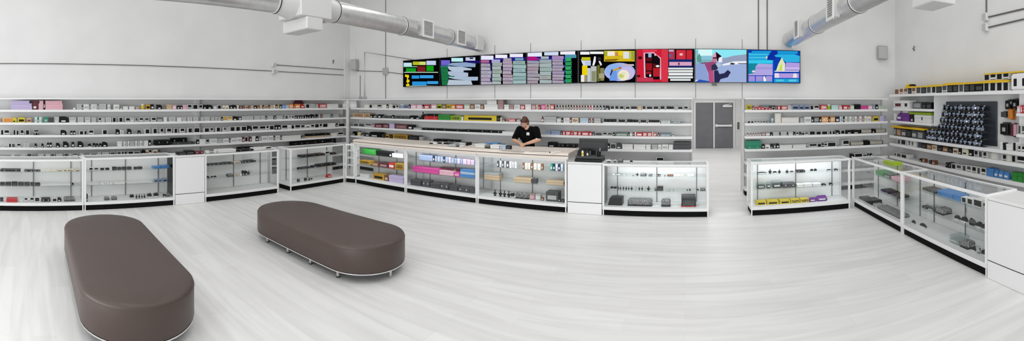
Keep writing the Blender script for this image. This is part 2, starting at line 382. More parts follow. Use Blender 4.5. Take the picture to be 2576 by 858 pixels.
PIC[1] = [R4(Z1, 612, 232, 738, 300, '#6f63cf'), R4(Z1, 758, 200, 922, 252, '#bdf0f5'), R4(Z1, 958, 192, 1095, 238, '#c7cbea'), R4(Z1, 950, 238, 1160, 275, '#1b1464'), R4(Z1, 1015, 196, 1065, 214, '#0a0a12'),
  PG(Z1, [(600, 306), (705, 304), (722, 584), (624, 584)], '#1d7346'), PG(Z1, [(705, 300), (760, 270), (950, 262), (1100, 280), (1095, 330), (900, 325)], '#8da6c6'),
  PG(Z1, [(705, 318), (900, 325), (1045, 352), (1040, 372), (930, 376), (930, 400), (760, 385), (720, 360)], '#b5c4d8'),
  PG(Z1, [(705, 392), (800, 386), (994, 410), (994, 462), (800, 470), (720, 440)], '#aebdd4'), PG(Z1, [(720, 452), (994, 466), (1134, 466), (1130, 518), (980, 520), (800, 498), (720, 480)], '#a9bcd3'),
  PG(Z1, [(720, 506), (1036, 522), (1056, 586), (700, 584)], '#b7c5d5'), R4(Z1, 722, 452, 800, 468, '#2c7d52'), PG(Z1, [(600, 306), (740, 300), (740, 318), (600, 330)], '#3a6c8c'),
  R4(Z1, 612, 345, 700, 350, '#135a36'), R4(Z1, 616, 400, 712, 405, '#135a36'), R4(Z1, 620, 455, 716, 460, '#135a36'), R4(Z1, 622, 515, 718, 520, '#135a36')]
def menu_rows(x0, x1, y0, y1, n, col, seed):
    r = random.Random(seed); out = []
    h = (y1-y0)/n
    for i in range(n):
        a = y0+i*h; e = r.uniform(-16, 12)
        out.append(PG(Z1, [(x0+r.uniform(0, 5), a+2), (x1+e, a+3+r.uniform(-4, 4)), (x1+e+r.uniform(-8, 8), a+h*.5), (x1+e*.6, a+h-3), (x0+r.uniform(0, 5), a+h-4)], col if i % 2 else '#%02x%02x%02x' % tuple(max(0, int(col[k:k+2], 16)-r.randint(2, 16)) for k in (1, 3, 5))))
        if r.random() < .45: out.append(R4(Z1, x0+(x1-x0)*.2, a+h*.45, x0+(x1-x0)*.7, a+h*.53, '#63607a'))
    return out
PIC[2] = [R4(Z1, 1168, 190, 1360, 600, '#15104a'), R4(Z1, 1360, 190, 1800, 240, '#241a86'), R4(Z1, 1172, 168, 1350, 226, '#e8e9fb'), R4(Z1, 1378, 155, 1545, 202, '#f1f0fc'), R4(Z1, 1580, 140, 1766, 190, '#efe9fa'), R4(Z1, 1168, 233, 1290, 268, '#b3609c'),
  R4(Z1, 1325, 222, 1445, 268, '#a9a8cd'), R4(Z1, 1490, 204, 1605, 240, '#a89fa6'), R4(Z1, 1655, 202, 1772, 234, '#78a8c0')] + \
  menu_rows(1170, 1318, 275, 584, 6, '#b3aebd', 1) + menu_rows(1330, 1465, 265, 578, 6, '#a9b6b4', 2) + menu_rows(1480, 1620, 240, 572, 7, '#b2a6b6', 3) + menu_rows(1625, 1810, 240, 570, 6, '#9db9bb', 4)
PIC[3] = [R4(Z1, 1828, 180, 2360, 240, '#231a80'), R4(Z1, 1832, 120, 2034, 180, '#e6e9fb'), R4(Z1, 2066, 108, 2266, 165, '#cfdcf1'), R4(Z1, 2292, 98, 2502, 152, '#f3f0fb'), R4(Z1, 1820, 184, 1964, 232, '#b01a80'), R4(Z1, 1964, 208, 2010, 226, '#8e3f9a'), R4(Z1, 2020, 178, 2130, 214, '#a9b6c0'),
  R4(Z1, 2176, 172, 2340, 215, '#a88cbc'), R4(Z1, 2360, 152, 2518, 200, '#4d93ae')] + \
  menu_rows(1820, 1990, 235, 566, 7, '#a9a3ae', 5) + menu_rows(2000, 2165, 220, 562, 6, '#a6b5b6', 6) + menu_rows(2178, 2340, 215, 558, 8, '#ada2b6', 7) + \
  [PG(Z1, [(2360, 200+i*60), (2456, 196+i*60), (2440+8*(i % 2), 226+i*60), (2456, 244+i*60), (2370, 250+i*60)], '#2a9d5c' if i % 2 else '#35a869') for i in range(6)] + [R4(Z1, 2348, 230+i*70, 2366, 260+i*70, '#3a48a8') for i in range(5)]
def ell(zf, cx, cy, rx, ry, col, n=28): return PG(zf, [(cx+rx*math.cos(2*PI*i/n), cy+ry*math.sin(2*PI*i/n)) for i in range(n)], col)
PIC[4] = [R4(Z2, 130, 198, 282, 246, '#f2f2f2'), R4(Z2, 292, 196, 516, 236, '#f6f6f6'), R4(Z2, 524, 184, 1034, 360, '#d5b920'), R4(Z2, 575, 192, 704, 268, '#f4ead8'), R4(Z2, 524, 192, 580, 270, '#a7ab2e'), R4(Z2, 704, 210, 800, 270, '#c98d4a'), R4(Z2, 760, 184, 835, 262, '#efd21e'), R4(Z2, 842, 196, 938, 312, '#dfe2e4'), R4(Z2, 940, 210, 980, 312, '#b9bd78'), R4(Z2, 978, 186, 1034, 340, '#a3a52a'),
  PG(Z2, [(540, 330), (780, 318), (720, 345), (540, 352)], '#6f4a1e'), R4(Z2, 152, 290, 298, 340, '#c7c223'), PG(Z2, [(140, 318), (160, 345), (305, 345), (300, 430), (180, 430), (150, 360)], '#d8dfea'), R4(Z2, 160, 428, 248, 588, '#efd40d'), R4(Z2, 206, 360, 305, 430, '#b9c8e6'), R4(Z2, 140, 585, 200, 700, '#eceae6'), R4(Z2, 206, 590, 240, 700, '#a39a72'), R4(Z2, 246, 470, 300, 700, '#c3cbd0'), R4(Z2, 304, 440, 400, 700, '#b9c0bd'), PG(Z2, [(330, 430), (362, 275), (388, 280), (386, 360), (360, 430)], '#f2f2f4'), PG(Z2, [(432, 360), (460, 352), (490, 410), (470, 434)], '#ececee'), R4(Z2, 410, 420, 455, 690, '#6c6a2a'), R4(Z2, 462, 470, 525, 680, '#868552'), R4(Z2, 318, 520, 390, 690, '#8a8f70'), R4(Z2, 420, 290, 470, 345, '#2c2c33'), R4(Z2, 440, 560, 530, 640, '#a8a184'),
  ell(Z2, 785, 535, 258, 152, '#a9b6ea'), ell(Z2, 690, 500, 140, 100, '#8fb4ee'), ell(Z2, 900, 560, 130, 110, '#c9bcea'), R4(Z2, 825, 405, 1020, 435, '#c9b4bd'), PG(Z2, [(622, 590), (655, 480), (735, 520), (745, 680), (615, 680)], '#6f9be6'), PG(Z2, [(620, 590), (655, 478), (668, 520), (640, 590)], '#2a1540'), PG(Z2, [(660, 500), (800, 452), (815, 478), (690, 520)], '#c6a62f'), ell(Z2, 790, 468, 26, 16, '#cf5a2f'), ell(Z2, 850, 590, 96, 90, '#f0ead2'), ell(Z2, 812, 600, 48, 38, '#c6cf76'), ell(Z2, 850, 560, 34, 28, '#e6e2bf')]
PIC[5] = [R4(Z2, 1066, 155, 1590, 700, '#d21f38'), R4(Z2, 1480, 155, 1590, 700, '#d8384a'), R4(Z2, 1160, 155, 1400, 200, '#e33b55'), PG(Z2, [(1180, 215), (1350, 205), (1400, 250), (1470, 300), (1474, 660), (1190, 640)], '#e9b9cd'), PG(Z2, [(1204, 226), (1356, 226), (1364, 270), (1398, 258), (1456, 316), (1452, 660), (1350, 660), (1214, 618)], '#130c10'), R4(Z2, 1260, 228, 1312, 292, '#9fb4d8'), R4(Z2, 1222, 390, 1322, 510, '#9c1620'), R4(Z2, 1222, 300, 1316, 355, '#5c0f14'), R4(Z2, 1226, 528, 1308, 570, '#a01a22'), R4(Z2, 1340, 470, 1452, 612, '#b8222c'), R4(Z2, 1340, 400, 1382, 466, '#5d1519'), ell(Z2, 1414, 438, 30, 18, '#f5eff2'), R4(Z2, 1276, 576, 1306, 612, '#e5e2ea'), ell(Z2, 1124, 300, 34, 28, '#4a1015'), R4(Z2, 1066, 585, 1124, 620, '#5a0d12'), R4(Z2, 1064, 630, 1340, 698, '#c63a55'),
  R4(Z2, 1600, 165, 1700, 330, '#a83a52'), R4(Z2, 1600, 165, 1680, 195, '#c9b4d2'), R4(Z2, 1724, 170, 1880, 326, '#d33342'), R4(Z2, 1892, 170, 1988, 326, '#c52a3a'), R4(Z2, 1600, 325, 1990, 460, '#1d2a6e'), R4(Z2, 1608, 368, 1980, 430, '#dba6c2'), ell(Z2, 1768, 400, 14, 26, '#7c2f54'), R4(Z2, 1780, 225, 1830, 262, '#ecc0c4'), R4(Z2, 1600, 245, 1640, 285, '#4a6ca8'),
  R4(Z2, 1592, 464, 2002, 494, '#dfe5e6'), R4(Z2, 1592, 505, 2000, 540, '#e6ebea'), R4(Z2, 1598, 550, 1996, 592, '#eef1f0'), R4(Z2, 1590, 606, 2000, 640, '#e3eaea'), R4(Z2, 1624, 650, 1962, 682, '#dde5e4')]
PIC[6] = [R4(Z3, 48, 152, 915, 718, '#9fb2dc'), R4(Z3, 48, 152, 915, 300, '#8fe9f7'), R4(Z3, 110, 155, 340, 265, '#d9fbfd'), R4(Z3, 160, 265, 340, 330, '#8cc4dc'), R4(Z3, 60, 330, 345, 395, '#7fb4bf'), PG(Z3, [(60, 180), (105, 170), (115, 380), (70, 390)], '#8dbfca'), PG(Z3, [(85, 290), (125, 225), (160, 290), (165, 370), (95, 370)], '#5a9a8a'), PG(Z3, [(500, 315), (700, 265), (915, 240), (915, 360), (500, 420)], '#96a2bd'), PG(Z3, [(510, 405), (700, 360), (915, 354), (915, 400), (640, 415), (515, 430)], '#f0f3f8'), PG(Z3, [(632, 410), (655, 380), (720, 392), (705, 412)], '#1d2230'), R4(Z3, 770, 390, 912, 402, '#2a3046'), PG(Z3, [(48, 400), (230, 395), (290, 690), (48, 660)], '#8ea3d4'),
  R4(Z3, 48, 670, 200, 700, '#e6ecf6'), PG(Z3, [(130, 660), (300, 690), (290, 718), (48, 718), (48, 700)], '#2a52b8'), PG(Z3, [(345, 260), (405, 198), (420, 250), (412, 300), (345, 296)], '#dca0b4'), PG(Z3, [(402, 198), (500, 276), (452, 300), (436, 380), (410, 300)], '#23081e'), PG(Z3, [(450, 300), (505, 285), (510, 370), (440, 378)], '#eef0f6'), PG(Z3, [(350, 296), (412, 300), (415, 360), (330, 362)], '#c37b8e'), R4(Z3, 350, 290, 410, 312, '#4a1430'), PG(Z3, [(215, 400), (240, 378), (345, 362), (415, 372), (400, 400), (360, 520), (372, 715), (290, 715), (280, 560)], '#9c4a78'), PG(Z3, [(290, 510), (360, 520), (372, 715), (296, 715)], '#c0507e'), PG(Z3, [(330, 420), (395, 400), (440, 470), (400, 510), (330, 500)], '#2e3350'), PG(Z3, [(370, 515), (435, 505), (460, 570), (540, 555), (600, 500), (650, 540), (600, 622), (480, 655), (455, 715), (376, 715)], '#2c2c52'), PG(Z3, [(400, 400), (440, 380), (500, 420), (440, 470)], '#b4c4dc'), PG(Z3, [(120, 384), (240, 372), (240, 392), (180, 400)], '#7a4f7a')]
PIC[7] = [R4(Z3, 930, 160, 1808, 725, '#0c3fae'), R4(Z3, 945, 215, 1350, 400, '#27a6dc'), R4(Z3, 1000, 185, 1760, 235, '#1c9bd8'), R4(Z3, 945, 235, 1260, 252, '#4cc9ee'), R4(Z3, 945, 290, 1240, 305, '#57d0f0'), R4(Z3, 945, 340, 1345, 392, '#39cdec'), PG(Z3, [(1245, 310), (1290, 240), (1330, 180), (1410, 180), (1440, 215), (1370, 260), (1400, 300), (1360, 340), (1260, 335)], '#0d2fa0'), ell(Z3, 1245, 295, 14, 24, '#d8d8b0'), PG(Z3, [(1370, 262), (1440, 240), (1700, 240), (1795, 270), (1795, 372), (1560, 370), (1480, 290), (1400, 285)], '#2cb4e4'), R4(Z3, 945, 392, 1100, 580, '#168a9c'), PG(Z3, [(1060, 450), (1100, 398), (1345, 404), (1345, 590), (940, 590), (945, 572), (1050, 552)], '#b3a8e2'), R4(Z3, 1060, 455, 1345, 490, '#a497d8'), ell(Z3, 1028, 526, 28, 18, '#e6d8ea'), R4(Z3, 945, 602, 1050, 690, '#a594dc'), R4(Z3, 1064, 602, 1178, 690, '#a293dc'), PG(Z3, [(1188, 690), (1188, 605), (1220, 608), (1245, 690)], '#f2f0ea'), R4(Z3, 1236, 602, 1338, 690, '#ab9ade'), PG(Z3, [(1400, 520), (1440, 400), (1500, 290), (1520, 340), (1555, 400), (1545, 520)], '#dde7b6'), PG(Z3, [(1450, 515), (1480, 420), (1500, 400), (1500, 515)], '#c6dc4a'), PG(Z3, [(1504, 510), (1508, 410), (1540, 440), (1540, 515)], '#e9ecd6'), PG(Z3, [(1545, 510), (1570, 375), (1795, 385), (1795, 510)], '#b39fe2'), R4(Z3, 1555, 460, 1790, 486, '#cfc0ec'), R4(Z3, 1375, 515, 1780, 532, '#e2d4ee'), R4(Z3, 1380, 558, 1780, 635, '#b39ade'), PG(Z3, [(1375, 555), (1445, 555), (1455, 630), (1375, 632)], '#ecdcec'), PG(Z3, [(1680, 630), (1690, 570), (1720, 552), (1745, 580), (1750, 632)], '#f0e6ea'), R4(Z3, 1370, 648, 1780, 708, '#1fa4d6'), R4(Z3, 1400, 660, 1530, 690, '#5cc4e6'), R4(Z3, 1610, 660, 1740, 692, '#62c8e8'), R4(Z3, 945, 695, 1340, 722, '#1c9ad0'), R4(Z3, 1348, 335, 1368, 708, '#1450bc')]
SLAB = ['first screen from the left, black picture with blue bars and a yellow numeral', 'second screen from the left, dark menu picture with a green column',
        'third screen from the left, grey and violet menu columns under white headings', 'fourth screen from the left, grey menu columns with green tabs and a magenta block',
        'fifth screen from the left, yellow bottles and a pale blue oval picture', 'sixth screen from the left, red picture beside white text bars',
        'seventh screen from the left, pale blue scene with a figure in pink', 'eighth screen, rightmost, bright blue picture with lilac buildings']
for i in range(8):
    x0, x1 = SX[i]+.003, SX[i+1]-.003; cx = (x0+x1)/2
    t = thing('wall_screen', SLAB[i], 'screen', (cx, WB-.1, (SB+ST)/2), 0, 'screens in a row above the back shelves')
    hw, hh = (x1-x0)/2, (ST-SB)/2
    b = MB(); e = .012
    b.box(-hw, hw, .004, .05, -hh, hh, .004); b.box(-hw, hw, -.006, .004, hh-e, hh); b.box(-hw, hw, -.006, .004, -hh, -hh+e); b.box(-hw, -hw+e, -.006, .004, -hh+e, hh-e); b.box(hw-e, hw, -.006, .004, -hh+e, hh-e)
    b.build('bezel', M['bezel'], t)
    MB().box(-.25, .25, .05, .098, -.18, .18).build('wall_bracket', M['black'], t)
    vs, fs, cols = [], [], []
    def addp(pts, col, lvl):
        base = len(vs)
        for (x, z) in pts: vs.append((min(max(x, -hw+e), hw-e), .0035-lvl*.00006, min(max(z, -hh+e), hh-e)))
        fs.append(tuple(range(base, base+len(pts)))); cols.append((*lin(col), 1))
    addp([(-hw+e, -hh+e), (hw-e, -hh+e), (hw-e, hh-e), (-hw+e, hh-e)], '#050508', 0)
    for k, (pts, col) in enumerate(PIC[i]):
        addp([(spt(p)[0]-cx, spt(p)[1]-(SB+ST)/2) for p in pts], col, k+1)
    me = bpy.data.meshes.new('display'); me.from_pydata(vs, [], fs); me.update()
    at = me.color_attributes.new('picture', 'FLOAT_COLOR', 'CORNER')
    k = 0
    for f_, col in zip(fs, cols):
        for _ in f_: at.data[k].color = col; k += 1
    me.materials.append(SMAT)
    o = bpy.data.objects.new('display', me); C.objects.link(o); o.parent = t
h = thing('cable_clip', 'small white clip hanging under the pink figure screen', 'clip', (P(SF, 1797, 212)[0], WB-.1, 2.41))
MB().box(-.05, .05, .0, .1, -.035, .03, .01).build('clip_body', M['white'], h)
MB().box(-.055, .055, -.004, .0, -.04, .032, .004).build('clip_rim', M['conduit'], h)

# ================================================================ wall shelving
def shelving(name, label, fr, x0, x1, levels, depth, canopy=None, thick=.045, posts=(), base=True, low=(.46,), ends=(True, True), htop=None):
    t = thing(name, label, 'shelving', fr.w(x0, 0), fr.rot)
    W = x1-x0; top = htop or (canopy if canopy else max(levels)+.3)
    MB().box(0, W, depth-.03, depth, 0, top).build('back_panel', M['panel'], t)
    for z in list(levels)+list(low):
        MB().box(.002, W-.002, .012, depth-.03, z-thick, z, .003).build('shelf', M['board'], t)
        e = MB().box(.002, W-.002, 0, .012, z-thick-.004, z+.004, .003).build('shelf_edge', M['edge'], t)
    if canopy: MB().box(0, W, -.02, depth-.03, canopy-.03, canopy, .003).build('canopy', M['edge'], t)
    if base:
        MB().box(.002, W-.002, .0, depth-.03, .10, .16, .003).build('base_deck', M['edge'], t)
        MB().box(.01, W-.01, .04, depth-.03, 0, .10).build('kickplate', M['black'], t)
    if ends[0]: MB().box(0, .02, depth-.12, depth-.03, 0, top-.03).build('end_upright', M['white'], t)
    if ends[1]: MB().box(W-.02, W, depth-.12, depth-.03, 0, top-.03).build('end_upright', M['white'], t)
    for p in posts: MB().box(p-x0-.045, p-x0+.045, depth-.1, depth-.03, 0, top-.03).build('upright', M['white'], t)
    return t
yl0 = -2.2; LEVL = LEV[:4]+[.795]
shelving('wall_shelving', 'long white shelving with grey back along the left wall', FL, yl0, SHB-.02, LEVL, .4, 2.10, posts=(FL.at(510)[0],))
shelving('wall_shelving', 'white shelving behind the counter and screens, left of the doorway', FB, SHL+.02, OX0-.01, LEV, .4, 2.10)
shelving('wall_shelving', 'short white shelving on the back wall right of the doorway', FB, OX1+.01, SHR-.02, LEV, .4, 2.10)
cp = thing('corner_post', 'white vertical post in the left corner between the shelf runs', 'post', (SHL+.03, SHB-.12, 0))
MB().box(-.035, .035, -.035, .035, 0, 2.06, .006).build('post_body', M['white'], cp)
MB().box(-.03, .03, -.04, -.035, .2, 2.0).build('slot_strip', M['board'], cp)
cb = thing('carton_block', 'stacked pale cartons in the left corner on top shelf', 'carton', (SHL-.07, SHB+.07, 1.845), PI/4)
MB().box(-.22, .22, -.12, .12, 0, .13, .006).build('carton', M['white'], cb)
MB().box(-.18, .21, -.1, .12, .131, .2, .006).build('carton', M['white'], cb)
# right wall: one long shelving of its own pattern
YR = lambda px: FR.at(px)[0]
xr0, xr1 = -8.75, -3.6
RLEV = [2.19, 1.22, 1.035, .735]
t = shelving('wall_shelving', 'long white shelving on the right wall with yellow topped boxes above', FR, xr0, xr1, RLEV, .4, None, .05, low=(.44,), htop=2.19)
for z, a, b in ((1.865, 2246, 2344), (1.575, 2240, 2342)):
    MB().box(YR(a)-xr0, YR(b)-xr0, .012, .37, z-.045, z, .003).build('shelf', M['board'], t)
    MB().box(YR(a)-xr0, YR(b)-xr0, 0, .012, z-.05, z+.004, .003).build('shelf_edge', M['edge'], t)
for z in (1.83, 1.5):
    MB().box(YR(2556)-xr0, xr1-xr0, .0, .37, z-.045, z, .003).build('shelf', M['edge'], t)
MB().box(YR(2345)-xr0-.01, YR(2345)-xr0+.01, .05, .37, 1.53, 2.14).build('divider', M['white'], t)
MB().box(YR(2552)-xr0-.01, YR(2552)-xr0+.01, .12, .37, 1.22, 2.14).build('divider', M['panel'], t)

# ================================================================ glass display cases and counters
def case(label, fr, x0, x1, h=.95, depth=.5, top='glass', shelves=(.70, .43), doors=2, ledge=0.0, fill_power=0):
    t = thing('display_case', label, 'display case', fr.w(x0, 0), fr.rot, 'glass display cases round the shop floor')
    W = x1-x0-.006; p = .035
    MB().box(.02, W-.02, .035, depth-.02, 0, .10).build('kickplate', M['black'], t)
    MB().box(0, W, -ledge, depth, .10, .155, .004).build('base_deck', M['white'], t)
    for x in (0, W-p):
        MB().box(x, x+p, 0, p, .155, h-.035, .003).build('post', M['edge'], t)
        MB().box(x, x+p, depth-p, depth, .155, h-.035, .003).build('post', M['edge'], t)
        MB().box(x+.008, x+p-.008, .004, .03, 0, .10).build('foot', M['edge'], t)
    f = MB(); f.box(0, W, 0, .03, h-.035, h, .003); f.box(0, W, depth-.03, depth, h-.035, h, .003); f.box(0, .03, .03, depth-.03, h-.035, h); f.box(W-.03, W, .03, depth-.03, h-.035, h)
    f.build('top_frame', M['edge'], t)
    MB().box(p, W-p, .012, .018, .156, h-.036).build('glass_front', M['glass'], t)
    for x in (.012, W-.018): MB().box(x, x+.006, p, depth-p, .156, h-.036).build('glass_side', M['glass'], t)
    if top == 'glass': MB().box(.03, W-.03, .03, depth-.03, h-.012, h-.004).build('glass_top', M['glass'], t)
    n = doors
    for i in range(n):
        a, b = p+.004+(W-2*p)*i/n, p+(W-2*p)*(i+1)/n-.004
        d = MB().box(a, b, depth-.03+.006*(i % 2), depth-.02+.006*(i % 2), .16, h-.04, .002).build('sliding_door', M['white'], t)
    for z in shelves: MB().box(p+.005, W-p-.005, .14, depth-.045, z-.008, z).build('glass_shelf', M['glass_shelf'], t)
    for x in (.2, W/2, W-.2):
        MB().box(x-.006, x+.006, depth-.042, depth-.031, .16, h-.06).build('shelf_standard', M['conduit'], t)
    if fill_power:  # strip and cool area light added to brighten the case interior
        MB().box(.06, W-.06, .034, .052, h-.05, h-.037, .003).build('added_fill_strip', M['fill_white'], t)
        p_ = fr.w(x0+W/2, .07, h-.055)
        l = bpy.data.lights.new('case_fill', 'AREA'); l.shape = 'RECTANGLE'; l.size = W-.2; l.size_y = .02; l.energy = fill_power; l.color = (.90, .95, 1)
        lo = bpy.data.objects.new('case_fill', l); C.objects.link(lo); lo.location = p_; lo.rotation_euler = (math.radians(28), 0, fr.rot)
    return t
GLx = lambda px: GL.at(px)[0]; GBx = lambda px: GB.at(px)[0]; GRx = lambda px: GR.at(px)[0]
cl = [GLx(0)-.32, GLx(212), GLx(441), GLx(516), GLx(702), GLx(731), GLx(868)]
case('first glass display case on the left, with a red box on its deck', GL, cl[0], cl[1])
case('glass display case with a blue box, second along the left counter row', GL, cl[1], cl[2], .97)
case('white backed glass display case right of the tall white cabinet on left', GL, cl[3], cl[4], .96)
case('glass display case in the left corner with a red object on its deck', GL, cl[5], cl[6], .96)
cbx = [GBx(893), GBx(1020), GBx(1200), GBx(1426), GBx(1515), GBx(1784), GBx(1889), GBx(2140)]
case('wood topped display case with green and gold boxes, left end of the counter', GB, cbx[0], cbx[1], .97, .7, 'none', (.72, .45), 2, fill_power=3.6)
case('wood topped display case holding long pink boxes, middle of the counter', GB, cbx[1], cbx[2], .97, .7, 'none', (.72, .45), 2, fill_power=3.6)
case('wood topped display case with grey boxes, right end of the counter', GB, cbx[2], cbx[3], .97, .7, 'none', (.72, .45), 2, fill_power=3.6)
case('glass display case with a black and red box, left of the walkway', GB, cbx[4], cbx[5], .915, .5, 'glass', (.68, .42), fill_power=3.2)
case('glass display case with yellow boxes on its deck, right of the walkway', GB, cbx[6], cbx[7], .95, fill_power=4.6)
cr = [GRx(2143), GRx(2268), GRx(2483), -2.85]
case('glass topped display case in the right corner holding pink and green things', GR, cr[0]+.02, cr[1], .945)
case('glass topped display case beside the white end cabinet at far right', GR, cr[1], cr[2], .945)
def cabinet(label, fr, x0, x1, h, depth=.5):
    t = thing('white_cabinet', label, 'cabinet', fr.w(x0, 0), fr.rot, 'plain white cabinets between the cases')
    W = x1-x0-.006
    MB().box(0, W, .012, depth, .0, h-.03, .003).build('body', M['darkline'], t)
    MB().box(.004, W-.004, 0, .0118, .002, .20, .003).build('plinth', M['edge'], t)
    MB().box(.004, W-.004, 0, .0118, .212, h-.034, .003).build('door_panel', M['edge'], t)
    MB().box(0, .003, .0122, depth-.002, .005, h-.036).build('side_panel', M['edge'], t)
    MB().box(-.004, W+.004, -.004, depth, h-.029, h, .004).build('cabinet_top', M['white'], t)
    return t
cabinet('plain white cabinet between display cases in the left row', GL, cl[2], cl[3], .955)
cabinet('plain white cabinet under the black till, right end of the counter', GB, cbx[3]+.01, cbx[4], .925)
cabinet('plain white end cabinet at the right edge of the shop', GR, cr[2], cr[3], .925)
# corner filler cases
def corner_case(label, a, b, h, depth):
    d = Vector(b)-Vector(a); rot = math.atan2(d.y, d.x)
    t = thing('corner_case', label, 'display case', (a[0], a[1], 0), rot); W = d.length
    MB().box(.01, W-.01, .03, depth, 0, .10).build('kickplate', M['black'], t)
    MB().box(0, W, 0, depth, .10, .155, .003).build('base_deck', M['white'], t)
    for x in (0, W-.03): MB().box(x, x+.03, 0, .03, .155, h-.035).build('post', M['edge'], t)
    MB().box(0, W, 0, .03, h-.035, h).build('top_frame', M['edge'], t)
    MB().box(.03, W-.03, .012, .018, .156, h-.036).build('glass_front', M['glass'], t)
    MB().box(0, W, depth-.02, depth, .16, h).build('back_panel', M['panel'], t)
    for z in (.44, .62, .8): MB().box(.01, W-.01, .03, depth-.02, z-.02, z).build('shelf', M['edge'], t)
a = GL.w(cl[6]+.01, 0); b = GB.w(cbx[0]-.01, 0)
corner_case('narrow white corner case joining the left row and the counter', a, b, .965, .3)
# open cubby unit between the two left cases
cu = thing('cubby_unit', 'white six cell cubby unit in the gap between left cases', 'shelf unit', (-8.2, 5.28, 0), PI/2)
b = MB(); W, D_, H0, H1 = .57, .3, .28, .92
b.box(0, W, .0, D_, 0, H0, .004)
for x in (0, W/2-.02, W-.04): b.box(x, x+.04, 0, D_, H0, H1)
for i in range(4): b.box(.04, W-.04, .002, D_, H0+(H1-H0-.03)*i/3, H0+(H1-H0-.03)*i/3+.03)
b.build('carcass', M['edge'], cu)
MB().box(.01, W-.01, D_, D_+.01, .02, H1-.01).build('back_panel', M['panel'], cu)
for c in range(2):
    for r_ in range(3):
        x = .045+c*.265; z = H0+.032+r_*.203
        MB().box(x, x+.215, .03 if c else .08, D_-.01, z, z+(.14 if c else .12), .006).build('storage_box', M['black'] if c else mat('box_grey', '#8b8f93', .5), cu)

# wooden counter tops
for i, lb in enumerate(('pale wood counter top at the left end, mostly clear', 'pale wood counter top in the middle carrying white trays', 'pale wood counter top in front of the person')):
    a, b = cbx[i]+(.0 if i else -.03), cbx[i+1]+(0 if i < 2 else .04)
    t = thing('wooden_counter_top', lb, 'counter top', (a, CSB, .975), 0, 'wooden counter tops on the long counter')
    W = b-a-.004
    m_ = MB(); m_.loft([[(0, y, z), (W, y, z), (W, y, z-.02), (0, y, z-.02)] for y, z in ((-.05, .075), (-.03, .1), (.0, .112), (.75, .122), (.78, .118))])
    m_.build('top_board', M['wood'], t)
    MB().box(0, W, -.05, -.03, 0, .07, .004).build('fascia', M['wood'], t)
    MB().box(.03, W-.03, -.03, .72, 0, .09).build('riser', M['wood'], t)
CT = .975+.118                              # counter top height

# ================================================================ the two upholstered benches
def bench(label, x0, x1, yc, r):
    t = thing('upholstered_bench', label, 'bench', ((x0+x1)/2, yc, 0), 0, 'brown upholstered benches on the floor')
    h = (x1-x0)/2-r
    def stad(e, z, n=22):
        R_ = r-e; ring = []
        for i in range(n+1): a = -PI/2+PI*i/n; ring.append((h+R_*math.cos(a), R_*math.sin(a), z))
        for i in range(n+1): a = PI/2+PI*i/n; ring.append((-h+R_*math.cos(a), R_*math.sin(a), z))
        return ring
    MB().loft([stad(.03, .115), stad(.008, .118), stad(0, .13), stad(0, .385), stad(.006, .405), stad(.02, .42), stad(.04, .427), stad(.25, .436)]).build('cushion', M['leather'], t, True)
    MB().loft([stad(.012, .1), stad(.004, .102), stad(.004, .114), stad(.012, .1155)]).build('rim', M['chrome'], t, True)
    MB().loft([stad(.002, .380), stad(-.0025, .3835), stad(.002, .387)], caps=False).build('piping', M['leather'], t, True)
    for sx in (-h*1.02, -h*.33, h*.33, h*1.02):
        for sy in (-1, 1):
            MB().box(sx-.017, sx+.017, sy*(r-.1)-.017, sy*(r-.1)+.017, 0.006, .10, .004).build('leg', M['chrome'], t)
    for sx in (-h-r+.08, h+r-.08): MB().box(sx-.017, sx+.017, -.017, .017, .006, .1, .004).build('leg', M['chrome'], t)
    for sx in (-h*1.02, -h*.33, h*.33, h*1.02):
        for sy in (-1, 1): MB().lathe([(.012, 0), (.024, .001), (.024, .007), (.012, .008)], sx, sy*(r-.1), 12).build('glide', M['black'], t)
    return t
bench('brown rounded bench at the middle of the floor, seen along its side', -5.53, -3.03, 3.61, .515)
bench('brown rounded bench nearest the front, cut by the lower edge', -5.80, -3.10, .92, .52)
# ================================================================ goods
UNITS = ['', 'first', 'second', 'third', 'fourth', 'fifth', 'sixth', 'seventh', 'eighth', 'ninth', 'tenth', 'eleventh', 'twelfth', 'thirteenth', 'fourteenth', 'fifteenth', 'sixteenth', 'seventeenth', 'eighteenth', 'nineteenth']
def ordw(n):
    if n < 20: return UNITS[n]
    t = {2: 'twenty', 3: 'thirty', 4: 'forty', 5: 'fifty'}[n//10]
    return {2: 'twentieth', 3: 'thirtieth', 4: 'fortieth', 5: 'fiftieth'}[n//10] if n % 10 == 0 else t+'-'+UNITS[n % 10]
GOODS = []                                  # (object, description, where, order, group)

def front_panel(o, w, h, y, col, x0=.12, x1=.88, z0=.18, z1=.82, name='label'):
    return MB().box(-w/2+w*x0, -w/2+w*x1, y-.0015, y+.001, h*z0, h*z1).build(name, col, o)
def g_carton(w, h, d, c, r):                # B: closed carton with a printed front and a lid seam
    o = MB().box(-w/2, w/2, 0, d, 0, h, .003).build('product_carton', pm(c))
    k = r.random()
    if w > .03 and h > .03:
        alt = {'k': 'd', 'w': 'g', 'g': 'w', 'd': 'g', 'y': 'k', 'o': 'f', 'r': 'w', 'm': 'h', 'p': 'w', 'a': 'u', 'u': 'a', 'f': 'u', 'q': 'k', 'z': 'k', 'e': 'z', 's': 'n', 'x': 'p', 't': 'c', 'b': 'j', 'i': 'w', 'j': 'w', 'h': 'p', 'n': 's', 'l': 'w', 'v': 'x', 'c': 'w'}[c]
        if k < .55: front_panel(o, w, h, 0, scrib(c, alt), .1, .9, .15, .8)
        else: front_panel(o, w, h, 0, pm(alt), .14, .86, .2, .62)
        MB().box(-w/2-.001, w/2+.001, -.001, d+.001, h*.9, h*.915).build('lid_seam', M['darkline'], o)
    return o
